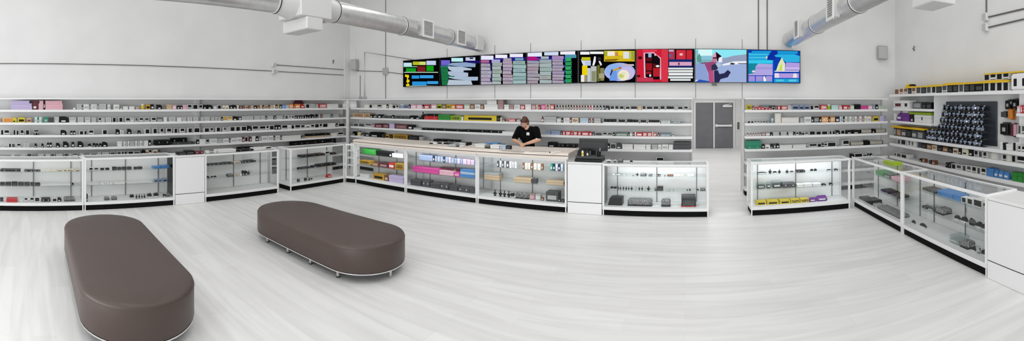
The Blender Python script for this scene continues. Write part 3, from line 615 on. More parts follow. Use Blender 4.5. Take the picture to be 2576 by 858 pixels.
def g_plain(w, h, d, c, r):                 # S: plain carton, lid only
    o = MB().box(-w/2, w/2, 0, d, 0, h*.62, .003).build('plain_carton', pm(c))
    MB().box(-w/2-.002, w/2+.002, -.003, d+.002, h*.62+.001, h, .003).build('lid', pm(c), o)
    return o
def g_window(w, h, d, c, r):                # D: white carton with a dark window
    t = max(.006, min(w, h)*.09)
    b = MB(); b.box(-w/2, w/2, .02, d, 0, h, .002); b.box(-w/2, -w/2+t, 0, .02, 0, h); b.box(w/2-t, w/2, 0, .02, 0, h); b.box(-w/2+t, w/2-t, 0, .02, h-t, h); b.box(-w/2+t, w/2-t, 0, .02, 0, t*.8)
    o = b.build('window_carton', pm('w' if c in 'kdg' else 'f'))
    MB().box(-w/2+t+.001, w/2-t-.001, .006, .0205, t*.8+.001, h-t-.001, .002).build('window_panel', pm(c), o)
    if r.random() < .4: MB().box(-w/2+t*1.6, w/2-t*1.8, .002, .007, h*.18, h*(.3+.15*r.random())).build('insert', pm('w' if c != 'w' else 'g'), o)
    return o
def g_bin(w, h, d, c, r):                   # N: open fronted white tray holding dark packets
    t = max(.006, h*.1)
    b = MB(); b.box(-w/2, -w/2+t, 0, d, 0, h); b.box(w/2-t, w/2, 0, d, 0, h); b.box(-w/2+t, w/2-t, 0, d, 0, t); b.box(-w/2+t, w/2-t, d-t, d, t, h); b.box(-w/2+t, w/2-t, 0, .004, t, h*.25)
    o = b.build('stock_tray', pm('w'))
    n = max(1, int(w/.09)); s = (w-2*t)/n
    for i in range(n): MB().box(-w/2+t+s*i+.003, -w/2+t+s*(i+1)-.003, .01, d-t-.004, t+.001, h*r.uniform(.8, .95), .003).build('packet', pm(c), o)
    return o
def g_case(w, h, d, c, r):                  # F: hard case with one rounded shoulder
    q = min(w, h)*.55; poly = [(-w/2, 0), (w/2, 0)] + [(w/2-q+q*math.cos(a), h-q+q*math.sin(a)) for a in [PI/2*i/6 for i in range(7)]] + [(-w/2, h)]
    o = MB().prism(poly, 0, d).build('rounded_case', pm(c), None, True)
    MB().box(-w*.32, w*.15, -.003, .001, h*.14, h*.36).build('label', pm('w' if c in 'kdnm' else 'k'), o)
    return o
def g_flat(w, h, d, c, r):                  # C: low wide case with a lid, latches
    o = MB().box(-w/2, w/2, 0, d, 0, h*.55, .004).build('low_case', pm(c))
    MB().box(-w/2, w/2, 0, d, h*.57, h, .004).build('lid', pm(c), o)
    for x in (-w*.28, w*.28): MB().box(x-.012, x+.012, -.004, .002, h*.42, h*.7).build('latch', M['chrome'], o)
    return o
def g_spine(w, h, d, c, r):                 # P: narrow upright box
    o = MB().box(-w/2, w/2, 0, d, 0, h, .002).build('slim_box', pm(c))
    MB().box(-w*.3, w*.3, -.0015, .001, h*.2, h*.55).build('label', pm('w' if c in 'knmdr' else 'g'), o)
    return o
def g_bottle(w, h, d, c, r):                # T: bottle with cap
    R_ = w/2
    o = MB().lathe([(R_*.9, 0), (R_, .004), (R_, h*.62), (R_*.45, h*.76), (R_*.42, h*.82)], 0, R_, 14).build('bottle', pm(c), None, True)
    MB().lathe([(R_*.5, h*.82), (R_*.5, h*.98), (R_*.42, h)], 0, R_, 14).build('cap', pm('k' if c != 'k' else 'g'), o, True)
    MB().lathe([(R_*1.01, h*.15), (R_*1.01, h*.5)], 0, R_, 14).build('label', pm('w' if c != 'w' else 'y'), o, True)
    return o
def g_jar(w, h, d, c, r):                   # J: squat jar with lid
    R_ = w/2
    o = MB().lathe([(R_*.9, 0), (R_, .005), (R_, h*.7), (R_*.85, h*.76)], 0, R_, 18).build('jar', pm(c), None, True)
    MB().lathe([(R_*.9, h*.765), (R_*.92, h*.98), (R_*.8, h)], 0, R_, 18).build('lid', pm('w' if c != 'w' else 'g'), o, True)
    return o
def g_clear(w, h, d, c, r):                 # K: clear plastic box with a pale insert
    t = .004
    b = MB(); b.box(-w/2, w/2, 0, t, 0, h); b.box(-w/2, w/2, d-t, d, 0, h); b.box(-w/2, -w/2+t, t, d-t, 0, h); b.box(w/2-t, w/2, t, d-t, 0, h); b.box(-w/2, w/2, 0, d, h, h+t)
    o = b.build('clear_box', M['acrylic'])
    MB().box(-w/2+.01, w/2-.01, .012, d-.012, .001, h*.6, .003).build('insert', pm(c), o)
    MB().box(-w*.3, w*.3, -.002, 0, h*.25, h*.5).build('label', scrib('w', 'g', 90), o)
    return o
def g_tube(w, h, d, c, r):                  # A: tube lying down with end caps
    R_ = h/2
    o = MB().lathe([(R_*.96, -w/2+.02), (R_*.96, w/2-.02)], R_, R_, 18, 'x').build('shipping_tube', noisy('brushed_tube', '#b8b2a4', '#d8d4ca', .35, (1, 8, 8), 3, metal=.4), None, True)
    for s in (-1, 1): MB().lathe([(R_*.7, s*w/2), (R_, s*(w/2-.004)), (R_, s*(w/2-.02)), (R_*.7, s*(w/2-.02))], R_, R_, 18, 'x').build('end_cap', pm(c), o, True)
    return o
def g_bag(w, h, d, c, r):                   # H: standing pouch narrowing to a sealed top
    o = MB().loft([[(-a, y0, z), (a, y0, z), (a, y1, z), (-a, y1, z)] for a, y0, y1, z in ((w*.44, .01, d*.7, 0), (w/2, 0, d*.75, h*.3), (w*.44, d*.2, d*.5, h*.8), (w*.4, d*.3, d*.36, h*.86), (w*.4, d*.3, d*.36, h))]).build('pouch', pm(c))
    MB().box(-w*.3, w*.3, -.003, .004, h*.26, h*.5).build('label', pm('w' if c != 'w' else 'k'), o)
    return o
def g_mask(w, h, d, c, r):                  # U: small odd shaped glass / metal piece: round body with a neck and foot
    o = MB().lathe([(w*.34, 0), (w*.36, h*.05), (w*.1, h*.12), (w*.42, h*.3), (w*.46, h*.42), (w*.36, h*.55), (w*.12, h*.64), (w*.12, h*.95), (w*.18, h)], 0, w*.46, 14).build('glass_pipe', pm(c), None, True)
    MB().tube([(0, w*.46, h*.45), (w*.3, w*.46, h*.6), (w*.44, w*.46, h*.78)], w*.09, 8).build('stem', pm('g' if c != 'g' else 'k'), o, True)
    return o
def g_bowl(w, h, d, c, r):                  # Q: curved gadget lying on its side: bent body, dark insert
    pts = [(-w*.42, d*.4, h*.3), (-w*.2, d*.4, h*.55), (w*.1, d*.4, h*.6), (w*.42, d*.4, h*.35)]
    o = MB().tube(pts, [h*.22, h*.38, h*.36, h*.2], 12).build('hand_pipe', pm(c), None, True)
    MB().lathe([(h*.1, h*.8), (h*.22, h*.86), (h*.24, h), (h*.16, h)], -w*.15, d*.4, 12).build('bowl', pm('k' if c != 'k' else 'g'), o, True)
    MB().box(-w*.3, w*.3, d*.2, d*.6, 0, h*.22, .003).build('cradle', pm('w' if c == 'k' else 'k'), o)
    return o
def g_slab(w, h, d, c, r):                  # L: patterned padded slab with dark base
    o = MB().box(-w/2, w/2, 0, d, h*.12, h, h*.2).build('padded_case', scrib('g', 'k', 95) if c == 'g' else pm(c))
    MB().box(-w/2, w/2, -.002, d, 0, h*.115, .003).build('base_tray', pm('k'), o)
    return o
def g_wedge(w, h, d, c, r):                 # W: dark sleeve with a slanting left side
    o = MB().prism([(-w/2, 0), (w/2, 0), (w/2, h), (-w*.28, h), (-w*.38, h*.9)], 0, d).build('slanted_case', pm(c))
    MB().box(w*.5, w*.5+.004, .01, d-.01, h*.05, h*.95).build('side_flap', pm('d' if c != 'd' else 'k'), o)
    return o
KINDS = dict(B=(g_carton, 'printed carton', 'box'), S=(g_plain, 'plain lidded carton', 'box'), D=(g_window, 'window carton', 'box'), N=(g_bin, 'packet tray', 'tray'), F=(g_case, 'round-shouldered case', 'case'),
             C=(g_flat, 'low latched case', 'case'), P=(g_spine, 'slim upright box', 'box'), T=(g_bottle, 'capped bottle', 'bottle'), J=(g_jar, 'lidded jar', 'jar'), K=(g_clear, 'clear box', 'box'),
             A=(g_tube, 'lying tube', 'tube'), H=(g_bag, 'standing pouch', 'pouch'), U=(g_mask, 'footed glass piece', 'glass pipe'), Q=(g_bowl, 'curved hand piece', 'hand pipe'), L=(g_slab, 'padded case', 'case'), W=(g_wedge, 'slanted case', 'case'))

def put(fr, yl, z, x, wloc, h, d, kc, where, group, rnd, order, dist_scale=1.0):
    fn, noun, cat = KINDS[kc[0]]
    o = fn(wloc, h, d, kc[1], rnd)
    o.location = fr.w(x, yl, z); o.rotation_euler = (0, 0, fr.rot)
    asp = h/wloc
    size = 'tall' if h > .17 else 'low wide' if asp < .45 else 'wide' if wloc > .2 else 'small' if h < .075 and wloc < .1 else 'slim' if asp > 2.2 else ''
    if noun in ('slim upright box', 'low latched case'): size = 'tall' if h > .17 else 'small' if max(h, wloc) < .1 else ''
    colr = PAL[kc[1]][0]
    if kc[0] == 'D': colr = {'k': 'black-and-white', 'd': 'dark grey', 'g': 'grey-and-white'}.get(kc[1], colr)
    if kc[0] == 'K': colr = colr.replace(' ', '-') + '-filled'
    if kc[0] == 'A': colr = 'silver'
    if kc[0] == 'L' and kc[1] == 'g': colr = 'black-patterned'
    desc = ' '.join(q for q in (size, colr, noun) if q)
    GOODS.append((o, desc, where, order, group, cat))
    return o
def run(fr, yl, z, items, where, group, dmax=.24, seed=0, hs=1.0, lim=None):
    """items: «kind+colour x0 x1 height» in photograph pixels, ; between them. ^ = stands behind or on top: no clipping against the one before; +dz px lifts it."""
    rnd = random.Random(seed+len(items)); last = -1e9; out = []
    for tok in items.replace('\n', ' ').split(';'):
        q = tok.split()
        if not q: continue
        kc = q[0]; free = kc.startswith('^'); kc = kc.lstrip('^')
        a, b, hp = float(q[1]), float(q[2]), float(q[3]); lift = float(q[4]) if len(q) > 4 else 0.0
        back = float(q[5]) if len(q) > 5 else 0.0
        if not free: a = max(a, last+.25); last = max(last, b)
        if b-a < 1.0: continue
        xa, t0 = fr.at(a, yl+back); xb, t1 = fr.at(b, yl+back); t = (t0+t1)/2
        if lim:
            w0 = xb-xa; xa, xb = max(xa, lim[0]), min(xb, lim[1])
            if xb-xa < .4*w0: continue
        w = abs(xb-xa)-.003; x = (xa+xb)/2; h = hp*t/F*hs
        d = max(.03, min(dmax-back, .20, max(.05, w*.9)))
        if kc[0] in 'TJ': w = min(w, .2)
        if kc[0] == 'A': d = h
        out.append(put(fr, yl+back, z+lift*t/F+.001, x, max(w, .008), max(h, .012), d, kc, where, group, rnd, a))
    return out

# ---------------------------------------------------------------- left wall
W_ = "%s shelf of the left wall"; G_ = "goods on the left wall's %s shelf"
LQ = ['top', 'second', 'third', 'fourth', 'fifth']
LEFT = ['''
Sl 27 81 8; ^Sl 28 80 8 8; ^Sl 30 74 7 16; Fm 82 96 24; Sp 97 109 8; ^Sp 97 109 8 8; ^Sp 99 109 7 16; Pk 109.5 113 24; Sp 114 158 8; ^Sp 114 158 8 8; ^Sp 114 156 7 16;
Sw 184 190 5; Dg 194 205 14; Pd 205 209 11; Bw 210 224 14; Pg 225 228 10; Bw 229 244 14; Pg 245 249 10; Dg 250 266 14; Bw 271 278 13; Bw 286 300 13; Tg 303 308 6; Sw 310 322 8; Sw 325 338 8; Bf 344 350 6; Jy 356 364 14; Bq 367 378 13; Pk 379.5 387 13; Fk 396 408 12;
Sa 420 433 12; Bp 434 444 11; Pk 446 452 9; Pk 453.5 459 9; Sp 460 471 11; Dk 472 483 12; Dk 485 498 12; Dk 500 510 11; Fk 512 520 11; Fk 523 534 11; Bg 537 546 9; Dk 547 557 10; Ff 560 567 9; Ff 568 576 9; Pk 579 585 9; Fk 587 595 10; Pf 596 601 9; Bm 603 610 8; Bm 611 616 8; Ba 617 624 8; Bm 625 630 8; Sa 631 638 8; Pk 639 645 8; Pu 647 653 8; Sa 654 660 9; Pk 661 664 9; Ba 665 675 9; Pk 675.5 679 9; Sa 680 687 9; Pf 688 693 9; Pn 693.5 698 10; Pq 698.5 703 10; Pn 703.5 709 10; Bb 710 718 9; Sj 719 727 9; Bo 727.5 738 11; Pr 739 742 10; Bo 743 755 11; Hr 756 767 10; ^Hm 742 766 20 0 .12; Dk 769 779 11; Sg 780 792 11; Sg 793 801 10; Br 803 822 11; Sw 823 851 10
''', '''
Ba 0 6 13; Do 9 29 12; Fy 31 42 13; By 45 63 13; Ba 67 79 12; Pc 87 94 14; Pd 94.5 97.5 13; Pc 98 105 14; Pt 110 121 14; Sd 122 135 13; Dg 137 148 14; Fk 150 173 15; Dg 174 191 13; Dg 196 210 13; Dg 214 227 13; Dg 231 241 12; Dk 248 255 12; Dg 256 263 11; Dg 267 279 12; Dk 283 292 12; Dk 299 309 12; Dk 316 328 11; Dg 329 337 11; Dd 340 347 10; Dk 350 361 11; Dd 364 375 11; Dk 381 393 11; Kg 394 411 10; Sw 412 420 11; Dg 427 441 11;
Sw 446 457 10; Dg 459 468 10; Dg 473 483 10; Dg 488 498 10; Pg 506 513 10; Dg 515 528 10; Sg 531 540 10; Pg 541 547 10; Sg 548 556 9; Pk 556.5 561 9; Dq 562 571 10; Dq 573 585 10; Fk 586 598 10; Pd 600 608 9; Dg 609 616 9; Sg 617 638 10; Sg 640 655 10; Sg 656 667 10; Pd 667.5 671 9; Sg 673 688 9; Pd 690 694 9; Sg 696 712 9; Pd 712.5 715 9; Dd 717 725 9; Dd 727 732 8; Dd 733 741 8; Pk 742 747 8; Pd 749 753 8; Pk 754 759 8; Pd 760 764 8; Pk 766 771 8; Fk 772 777 9; Pk 778 782 8; Fk 784 790 10; Pd 791 794 8; Fk 796 800 10; Pg 802 806 9; Pu 807.5 811 10; Sg 813 832 9; Pd 833 837 8; Sg 839 852 9
''', '''
Dk 2 9 13; Dk 10 24 13; Dk 33 39.5 13; Dk 41 47.5 12; Dk 51 60 13; Dk 64 74.5 13; Ck 85 99 6; ^Dk 85 98 7 6; Fk 153 168 12; Pk 177 183 10; Pk 184 190 10; Dk 200 210 10; Dk 212 219 10; Dk 223 236 12; Dk 258 270 12; Fk 292 301 13; Pw 302 305.5 11; Pw 308 311 9; Fk 321 331 13; Fk 347 354 9; Dk 365 377 12; Dk 385 395.5 13; Dk 403 412 13; Dk 419 432 13; Dk 438 447 12; Dk 453 465 12; Dk 473 484 12; Dk 488 503 12; Dk 514 527 11; Dk 529 537 11; Dk 544 555 12; Dd 562 570 11; Sg 571 578 11; Dk 579 591.5 12; Dk 593 605 12; Dk 607 621 12; Fk 623 633 12; Dk 635 650 12; Dk 653 669 11; Dk 669.5 677 11; Dk 678 690 11; Pk 692 698 11; Pk 699 706 11; Dk 709 724 11; Pw 724.5 732 10; Dk 732.5 741 10; Dk 742 756 10; Dk 757 767 9; Hw 768 781 9; Dk 782 791 9; Dk 792 803 10; Dk 803.5 811 10; Dk 812 825 10; Sw 826 844 10; Pk 845 850 8; Dk 852 868 8
''', '''
Dg 3 10 10; Dk 22 28.5 10; Dd 29 38.5 10; Dk 42 53 10; Dg 57 64 11; Dg 65 73 11; Fk 87 93 10; Fk 104 110 10; Pk 118 123.5 12; Pk 124 131 12; Fk 141 151 11; Fk 159 173 14; Pk 180 187 13; Fk 196 210 14; Qk 222 229 10; Fk 234 241 10; Fk 242 248 9; Fk 250 257 9; Fk 258 271 12; Sw 296 307 13; Pw 311 316 13; Pg 316.5 321 13; Pw 321.5 326 13; Sg 327 339 13; Pw 340 345 13; Pg 345.5 351 13; Pw 351.5 357 13; Pg 357.5 362 13; Sw 362.5 373 13; Pk 373.5 380 14; Ck 392 429 13; ^Ck 430 471 15 0 .2; Cd 436 490 6; Pk 495 501 11; Sw 502 517 12; Dk 518 527 11; Bw 528 547 12; Sg 548 560 11; Bw 561 576 11; Pd 577 580 11; Bw 581 594 11; Bw 595 609 12; Pm 609.5 615 12; Dk 616 624 12; Pm 628 633 12; Sw 634 643 13; Pk 643.5 650 12; Sg 651 658 9; Bw 659 673 12; Bw 674 688 12; Pd 688.5 692 11; Bw 693 705 11; Pd 705.5 709 11; Sw 710 757 9; Pk 758 761 7; Ca 770 832 4; ^Ck 777 830 5 4.3; Sw 834 848 8; Dk 850 864 9
''', '''
Dg 28 36 6; Dg 52 64 7; Dd 68 80 8; Dg 96 110 7; Dg 114 126 7; Dd 128 137 8; Dg 141 157 7; Dd 161 173 8; Dg 174 180 7; Dd 182 196 8; Dg 200 210 7; Dd 228 244 7; Dg 246 254 9; Dg 258 274 9; Dd 277 290 9; Dd 294 305 10; Dk 306 312 10; Dk 313 320 10; Dk 322 336 10; Dd 337 352 9; Fk 358 366 12; Bf 367 373 12; Dk 374 382 12; Bf 384 397 12; Fd 398 404 11; Ck 604 640 6; Ck 738 765 10; ^Ck 766 800 11; Ck 801 846 12
''']
for i, s in enumerate(LEFT): run(FL, .05, LEVL[i], s, W_ % LQ[i], G_ % LQ[i], .3, i, lim=(yl0+.03, SHB-.06))

# ---------------------------------------------------------------- back wall, left of the opening
W_ = '%s shelf behind the counter'; G_ = 'goods on the %s shelf behind the counter'
BACK = ['''
Dw 916 928 9; Dk 929 936 9; Bw 937 948 9; Dk 949 960 9; Dw 961 972 9; Pk 972.5 977 10; Bw 977.5 986 10; Dk 987 995 8; Dk 996 1002 8; Js 1004 1014 10; Bs 1015 1028 9; Pk 1028.5 1032 10; Bp 1033 1047 10; Bp 1048 1062 10; Pk 1062.5 1066 10; Br 1066.5 1080 10; Bm 1080.5 1084 11; Bp 1084.5 1098 11; Bz 1099 1111 11; Bu 1112 1122 11; By 1123 1134 11; Bo 1135 1145 11; Br 1146 1166 11; Bi 1167 1182 12; Bu 1183 1193 12; Bw 1194 1208 12; Bu 1209 1217 11; Sw 1218 1252 12; ^Sw 1225 1249 11 12.2; Sh 1253 1266 24; Sw 1268 1280 12; Sh 1281 1292 11; Bw 1293 1308 12; Br 1309 1320 11; Sw 1321 1336 13; Bh 1337 1348 12; Pf 1349 1353 12; Pr 1354 1358 12; Bx 1362 1372 13; Pf 1372.5 1375 13; Pr 1375.5 1379 12; Pi 1379.5 1384 13; Br 1384.5 1394 13;
Pg 1397 1400 12; Pn 1400.5 1404 11; Pw 1404.5 1407 12; Pd 1407.5 1411 11; Pf 1411.5 1414 12; Pn 1414.5 1418 11; Pf 1418.5 1421 12; Pd 1421.5 1425 11; Pf 1425.5 1428 12; Pn 1428.5 1432 12; Pf 1432.5 1435 12; Pn 1435.5 1439 12; Pf 1439.5 1442 12; Pm 1442.5 1446 11; Pf 1446.5 1449 12; Pm 1449.5 1453 11; Pf 1453.5 1456 12; Pm 1456.5 1460 11; Pw 1460.5 1463 12; Pm 1463.5 1467 11; Pf 1467.5 1470 12; Pm 1470.5 1474 11; Pw 1474.5 1477 12; Pm 1477.5 1481 11; Pw 1481.5 1484 12; Pr 1484.5 1488 11; Pw 1488.5 1492 12; Pm 1492.5 1497 11; Pw 1497.5 1500 12; Pn 1500.5 1505 11; Pw 1505.5 1508 12; Pn 1508.5 1513 11; Pw 1513.5 1516 12; Pn 1516.5 1521 11; Fk 1524 1533 11; Nk 1535 1546 10; Nk 1546.5 1557 10; Nk 1558 1570 10; Nk 1573 1585 10; Nk 1586 1604 10; Sa 1605 1614 10; Nk 1615 1625 10; Nk 1626 1642 10; Nk 1643 1657 10; Nk 1660 1673 10; Nk 1675 1697 10; Sg 1698 1704 9; Nk 1705 1718 9; Dk 1720 1731 10
''', '''
Ck 863 875 7; Ba 877 916 11; Ba 917.5 930 11; Pk 931 937 8; Kd 938 949 9; Pk 950 959 9; Cd 960 985 6; Pk 986 990 9; Cd 991 1015 7; Cd 1016 1030 7; Fk 1031 1044 9; Kd 1045 1056 7; Uk 1056.5 1066 19; Cr 1067 1101 9; ^Ck 1066 1100 5 9.3; Se 1102 1132 14; Bz 1133 1159 12; Sw 1160 1165 10; By 1167 1249 14; Bk 1250 1258 14; Sw 1258.5 1262 10; Bu 1263 1270 7; Br 1278 1297 7; Kw 1298 1308 9; Tu 1361 1367 15; Sg 1368 1399 14; Bg 1400 1412 11; Pk 1412.5 1416 12; Bw 1417 1433 12; Pm 1433.5 1438 13; Bf 1438.5 1455 12; Pu 1455.5 1458 12; Sj 1459 1480 12; Pu 1481 1486 12; Pw 1486.5 1489 12; Pu 1489.5 1493 12; Sg 1494 1511 12; Nk 1517 1553 11; Nk 1554 1574 10; Nk 1576 1608 10; Nk 1610 1627 9; Nk 1630 1661 10; Kw 1662 1687 9; Kd 1689 1717 9
''', '''
Ck 862 876 6; Dk 878 888 7; Dd 889 901 8; Dd 902 917 8; Dd 919 934 9; Bh 935 942 8; Bm 943 962 10; Bm 963 978 10; Sl 979 992 12; Bm 993 1025 11; Pk 1025.5 1038 11; Sg 1040 1060 5; Ck 1062 1105 5; Ck 1106 1164 5; Ck 1165 1228 6; Ck 1229 1262 6; Sw 1263 1300 5; Ss 1372 1385 10; Ss 1386 1409 10; Bm 1410 1415 8; Br 1416 1421.5 10; Br 1423 1435 10; Hr 1436 1441.5 10; Br 1443 1452.5 10; Br 1454 1461.5 9; Br 1463 1481.5 10; Br 1482 1489 9; Fd 1490 1496 9; Dd 1497 1515 9; Dk 1516 1527.5 9; Dd 1528 1541 9; Pk 1542 1546 9; Ki 1548 1579 10; Pk 1580 1583 10; Bi 1584 1591 9; Hm 1592 1596 11; Sw 1597 1600 11; Br 1600.5 1616 10; Br 1617 1628 10; Br 1629 1640 10; Sw 1640.5 1643 11; Br 1643.5 1651 9; Fm 1655 1659 10; Kj 1660 1688 9; Dd 1691 1697 7
''', '''
Pk 864 873 10; Fk 876 884 10; Fk 885 894 10; Tw 896 906 12; Fd 908 918 8; Hd 919 929 8; Fk 930 958 12; Bk 959 969 9; Bq 970 979 9; Bk 980 987 9; Bq 988 1025 11; Bk 1026 1053 10; Sg 1054 1064 9; Ck 1090 1120 6; Ck 1122 1150 6; Fk 1378 1400 12; Ck 1402 1420 9; Ck 1422 1450 9; Pk 1526 1534 13; Dd 1535 1550 13; Fd 1551 1564 14; Sw 1565 1592 12; Sw 1594 1624 12; Sw 1625 1637 12; Sg 1640 1654 12; Pw 1655 1664 12; Bw 1665 1681 13; Sw 1682 1693 12; Sd 1695 1737 19
''', '''
Dk 1651 1670 13; Ck 1671 1684 3
''']
for i, s in enumerate(BACK): run(FB, .05, LEV[i], s, W_ % LQ[i], G_ % LQ[i], .3, 20+i, lim=(SHL+.08, OX0-.05))

# ---------------------------------------------------------------- back wall, right of the opening
W_ = '%s shelf right of the doorway'; G_ = 'goods on the %s shelf right of the doorway'
RIGHTB = ['''
By 1876 1892 13; Pm 1893 1897 10; Hr 1898 1906 7; Hr 1907 1914 9; Hr 1915 1922 9; ^Kj 1912 1936 12 0 .13; Cr 1925 1940 5; ^Sd 1937 1950 11 0 .1; Dk 1942 1949 7; Bm 1950 1955 10; Br 1956 1963 10; Br 1965 1981 10; Dg 1982 1992 11; Bs 1993 2010 13; Bs 2011 2022 12; Bs 2023 2037 12; Dk 2038 2047 11; Dk 2048 2061 11; Br 2064 2081 12; Jz 2081.5 2091 13; Sc 2092 2109 11; Hp 2110 2119 10; Br 2121 2133 11; Pr 2133.5 2138 10; Bi 2139 2149 11; Sk 2151 2165 13; Sx 2165.5 2183 9; Bp 2184 2195 10; Ps 2196 2202 11; Pk 2203 2209 12; Si 2210 2224 9
''', '''
Dk 1880 1888 6; Dk 1889 1896 6; Dk 1897 1904 6; Dk 1905 1911 6; Dk 1912 1918 6; Dk 1919 1926 6; Kg 1928 1937 5; Kj 1938 1948 22; Dw 1949 1965 25; Dw 1966 2010 14; Sg 2013 2022 12; Bw 2023 2041 15; Pk 2041.5 2046 14; Bd 2047 2061 14; Pk 2061.5 2066 14; Bo 2066.5 2084 14; Pn 2084.5 2088 14; Bo 2088.5 2101 14; Pn 2101.5 2112 14; Pw 2112.5 2116 14; Pj 2116.5 2121 14; Pk 2121.5 2125 14; Pw 2125.5 2131 14; Pg 2131.5 2136 14; Pw 2136.5 2142 14; Pg 2142.5 2149 14; Pw 2150 2156 14; Ph 2156.5 2161 14; Pw 2161.5 2168 14; Ph 2168.5 2174 13; Pw 2174.5 2180 14; Pf 2180.5 2192 13; Ph 2192.5 2196 13; By 2196.5 2211 13; Sl 2212 2224 13; Ps 2224.5 2231 13
''', '''
Th 1878 1885 7; Th 1886 1892 7; Th 1893 1898 7; Th 1899 1904 7; Th 1905 1910 8; Th 1911 1915 8; Bh 1917 1925 8; Bg 1926 1937 8; Fk 1938 1944 9; Dg 1945 1960 9; Fk 1960.5 1964 8; Dg 1964.5 1979 9; Fk 1979.5 1983 8; Dg 1983.5 1995 9; Fk 1996 2001 9; Dk 2002 2010 8; Fk 2011 2016 8; Dk 2017 2024 7; Dk 2025 2033 7; Dk 2036 2051 10; Dk 2053 2066 9; Dk 2067 2082 9; Dk 2086 2092.5 9; Dk 2094 2101.5 9; Fk 2102 2113 10; Dk 2115 2126 10; Fk 2130 2145 9; Fk 2146 2164 9; Ak 2165 2194 10; Fk 2194.5 2201 11; Ak 2202 2233 10
''', '''
Ct 1874 1914 8; ^St 1873 1915 12 8.3; Hk 1916 1924 12; Fw 1925 1938 10; Fk 1939 1945 12; Pd 1946 1952 12; Pk 1953 1960 12; Sw 1961 1993 8; Sw 1995 2028 8; Fg 2029 2035 8; Dk 2036 2055.5 9; Dk 2056 2066.5 9; Pk 2067 2072 9; Dk 2073 2081 9; Dk 2082 2103 11; Dk 2120 2137 15; Ak 2138 2174 10; Sk 2175 2186 12; Ak 2187 2222 10
''', '''
Fk 1938 1946 5; Fk 1968 1976 5; Dg 2050 2062 6; Dk 2083 2093 7; Dk 2094 2104 6; Dd 2110 2122 7; Fk 2140 2149 10; Dk 2150 2170 10; Dd 2171 2181 7; Hk 2182 2188 8; Pk 2190 2194 8
''']
for i, s in enumerate(RIGHTB): run(FB, .05, LEV[i], s, W_ % LQ[i], G_ % LQ[i], .3, 40+i, lim=(OX1+.05, SHR-.04))

# ---------------------------------------------------------------- right wall
G_ = 'goods on the right wall shelving'
def rrow(items, z, where, seed, yl=.05): return run(FR, yl, z, items, where, G_, .3, seed, lim=(xr0+.12, xr1-.05))
# dark printed boxes with a yellow lid strip on the top shelf
rrow('''Du 2250 2261 14; Du 2262 2272 15; Du 2273 2283 15; Bk 2284 2292 16; Du 2293 2303 16; Dd 2304 2316 17; Bk 2317 2329 17; Dd 2330 2342 18; Dk 2343 2354 18; Bk 2355 2368 19; Dd 2369 2382 19; Bk 2383 2396 20; Bk 2397 2410 20; Dd 2411 2424 21; Bk 2425 2438 21; Bk 2439 2452 22; Bk 2453 2472 22;
Dk 2474 2488 23; Dk 2489 2505 23; Dk 2506 2521 23; Dk 2522 2537 23''', 2.191, 'top shelf of the right wall', 60)
def lid_strip(x0, x1, z, h, label, yl=.03, name='yellow_lid', dd=.26):
    xa, t = FR.at(x0, yl); xb, _ = FR.at(x1, yl)
    o = thing(name, label, 'cover', FR.w(xa, yl, z), FR.rot)  # a long yellow box lid lying over the row, not a sheet
    n = 10; W = xb-xa
    MB().loft([[(W*i/n, 0, .0), (W*i/n, dd, .0), (W*i/n, dd, h*(.8+.2*math.sin(i))), (W*i/n, 0, h*(.8+.2*math.sin(i)))] for i in range(n+1)]).build('cover_panel', pm('y') if name != 'yellow_lid' else mat('lid_yellow', '#e8bd12', .45), o)
    MB().box(0, W, -.006, 0, -.012, .012).build('cover_lip', mat('lid_yellow', '#e8bd12', .45), o)
    return o
lid_strip(2276, 2372, 2.332, .03, 'long yellow lid lying over the dark boxes on the top right shelf')
lid_strip(2373, 2537, 2.345, .035, 'second long yellow lid over the black boxes near the right edge')
e = thing('yellow_carton', 'small yellow carton with a black end sitting on the yellow lid', 'box', FR.w(FR.at(2283, .06)[0], .06, 2.36), FR.rot)
MB().box(-.07, .03, 0, .15, 0, .06, .01).build('carton', mat('lid_yellow', '#e8bd12', .45), e); MB().box(.031, .16, .01, .14, 0, .05, .02).build('black_end', pm('k'), e)
for i, (a, b, s) in enumerate(((2475, 2489, 'first'), (2490, 2505, 'second'), (2506, 2521, 'third'), (2522, 2538, 'fourth'))):
    xa, t = FR.at(a, .06); xb, _ = FR.at(b, .06); w = abs(xb-xa)-.004
    o = g_window(w, .105, .2, 'k', random.Random(i)); o.location = FR.w((xa+xb)/2, .06, 2.383); o.rotation_euler = (0, 0, FR.rot)
    tag(o, '%s black box from the left in the upper tier on yellow lid' % s, 'box', 'black boxes in the upper tier')
lid_strip(2475, 2575, 2.49, .012, 'thin yellow lid over the upper tier of black boxes', .05, dd=.22)
wb = thing('white_carton', 'large white carton with dark windows at the right end of top shelf', 'box', FR.w(FR.at(2541, .02)[0], .02, 2.191), FR.rot)
MB().box(0, .75, .0, .28, 0, .27, .03).build('carton', M['white'], wb)
for x, w in ((.08, .07), (.27, .13), (.5, .1)): MB().box(x, x+w, -.004, .001, .07, .19, .01).build('window_panel', pm('k'), wb)
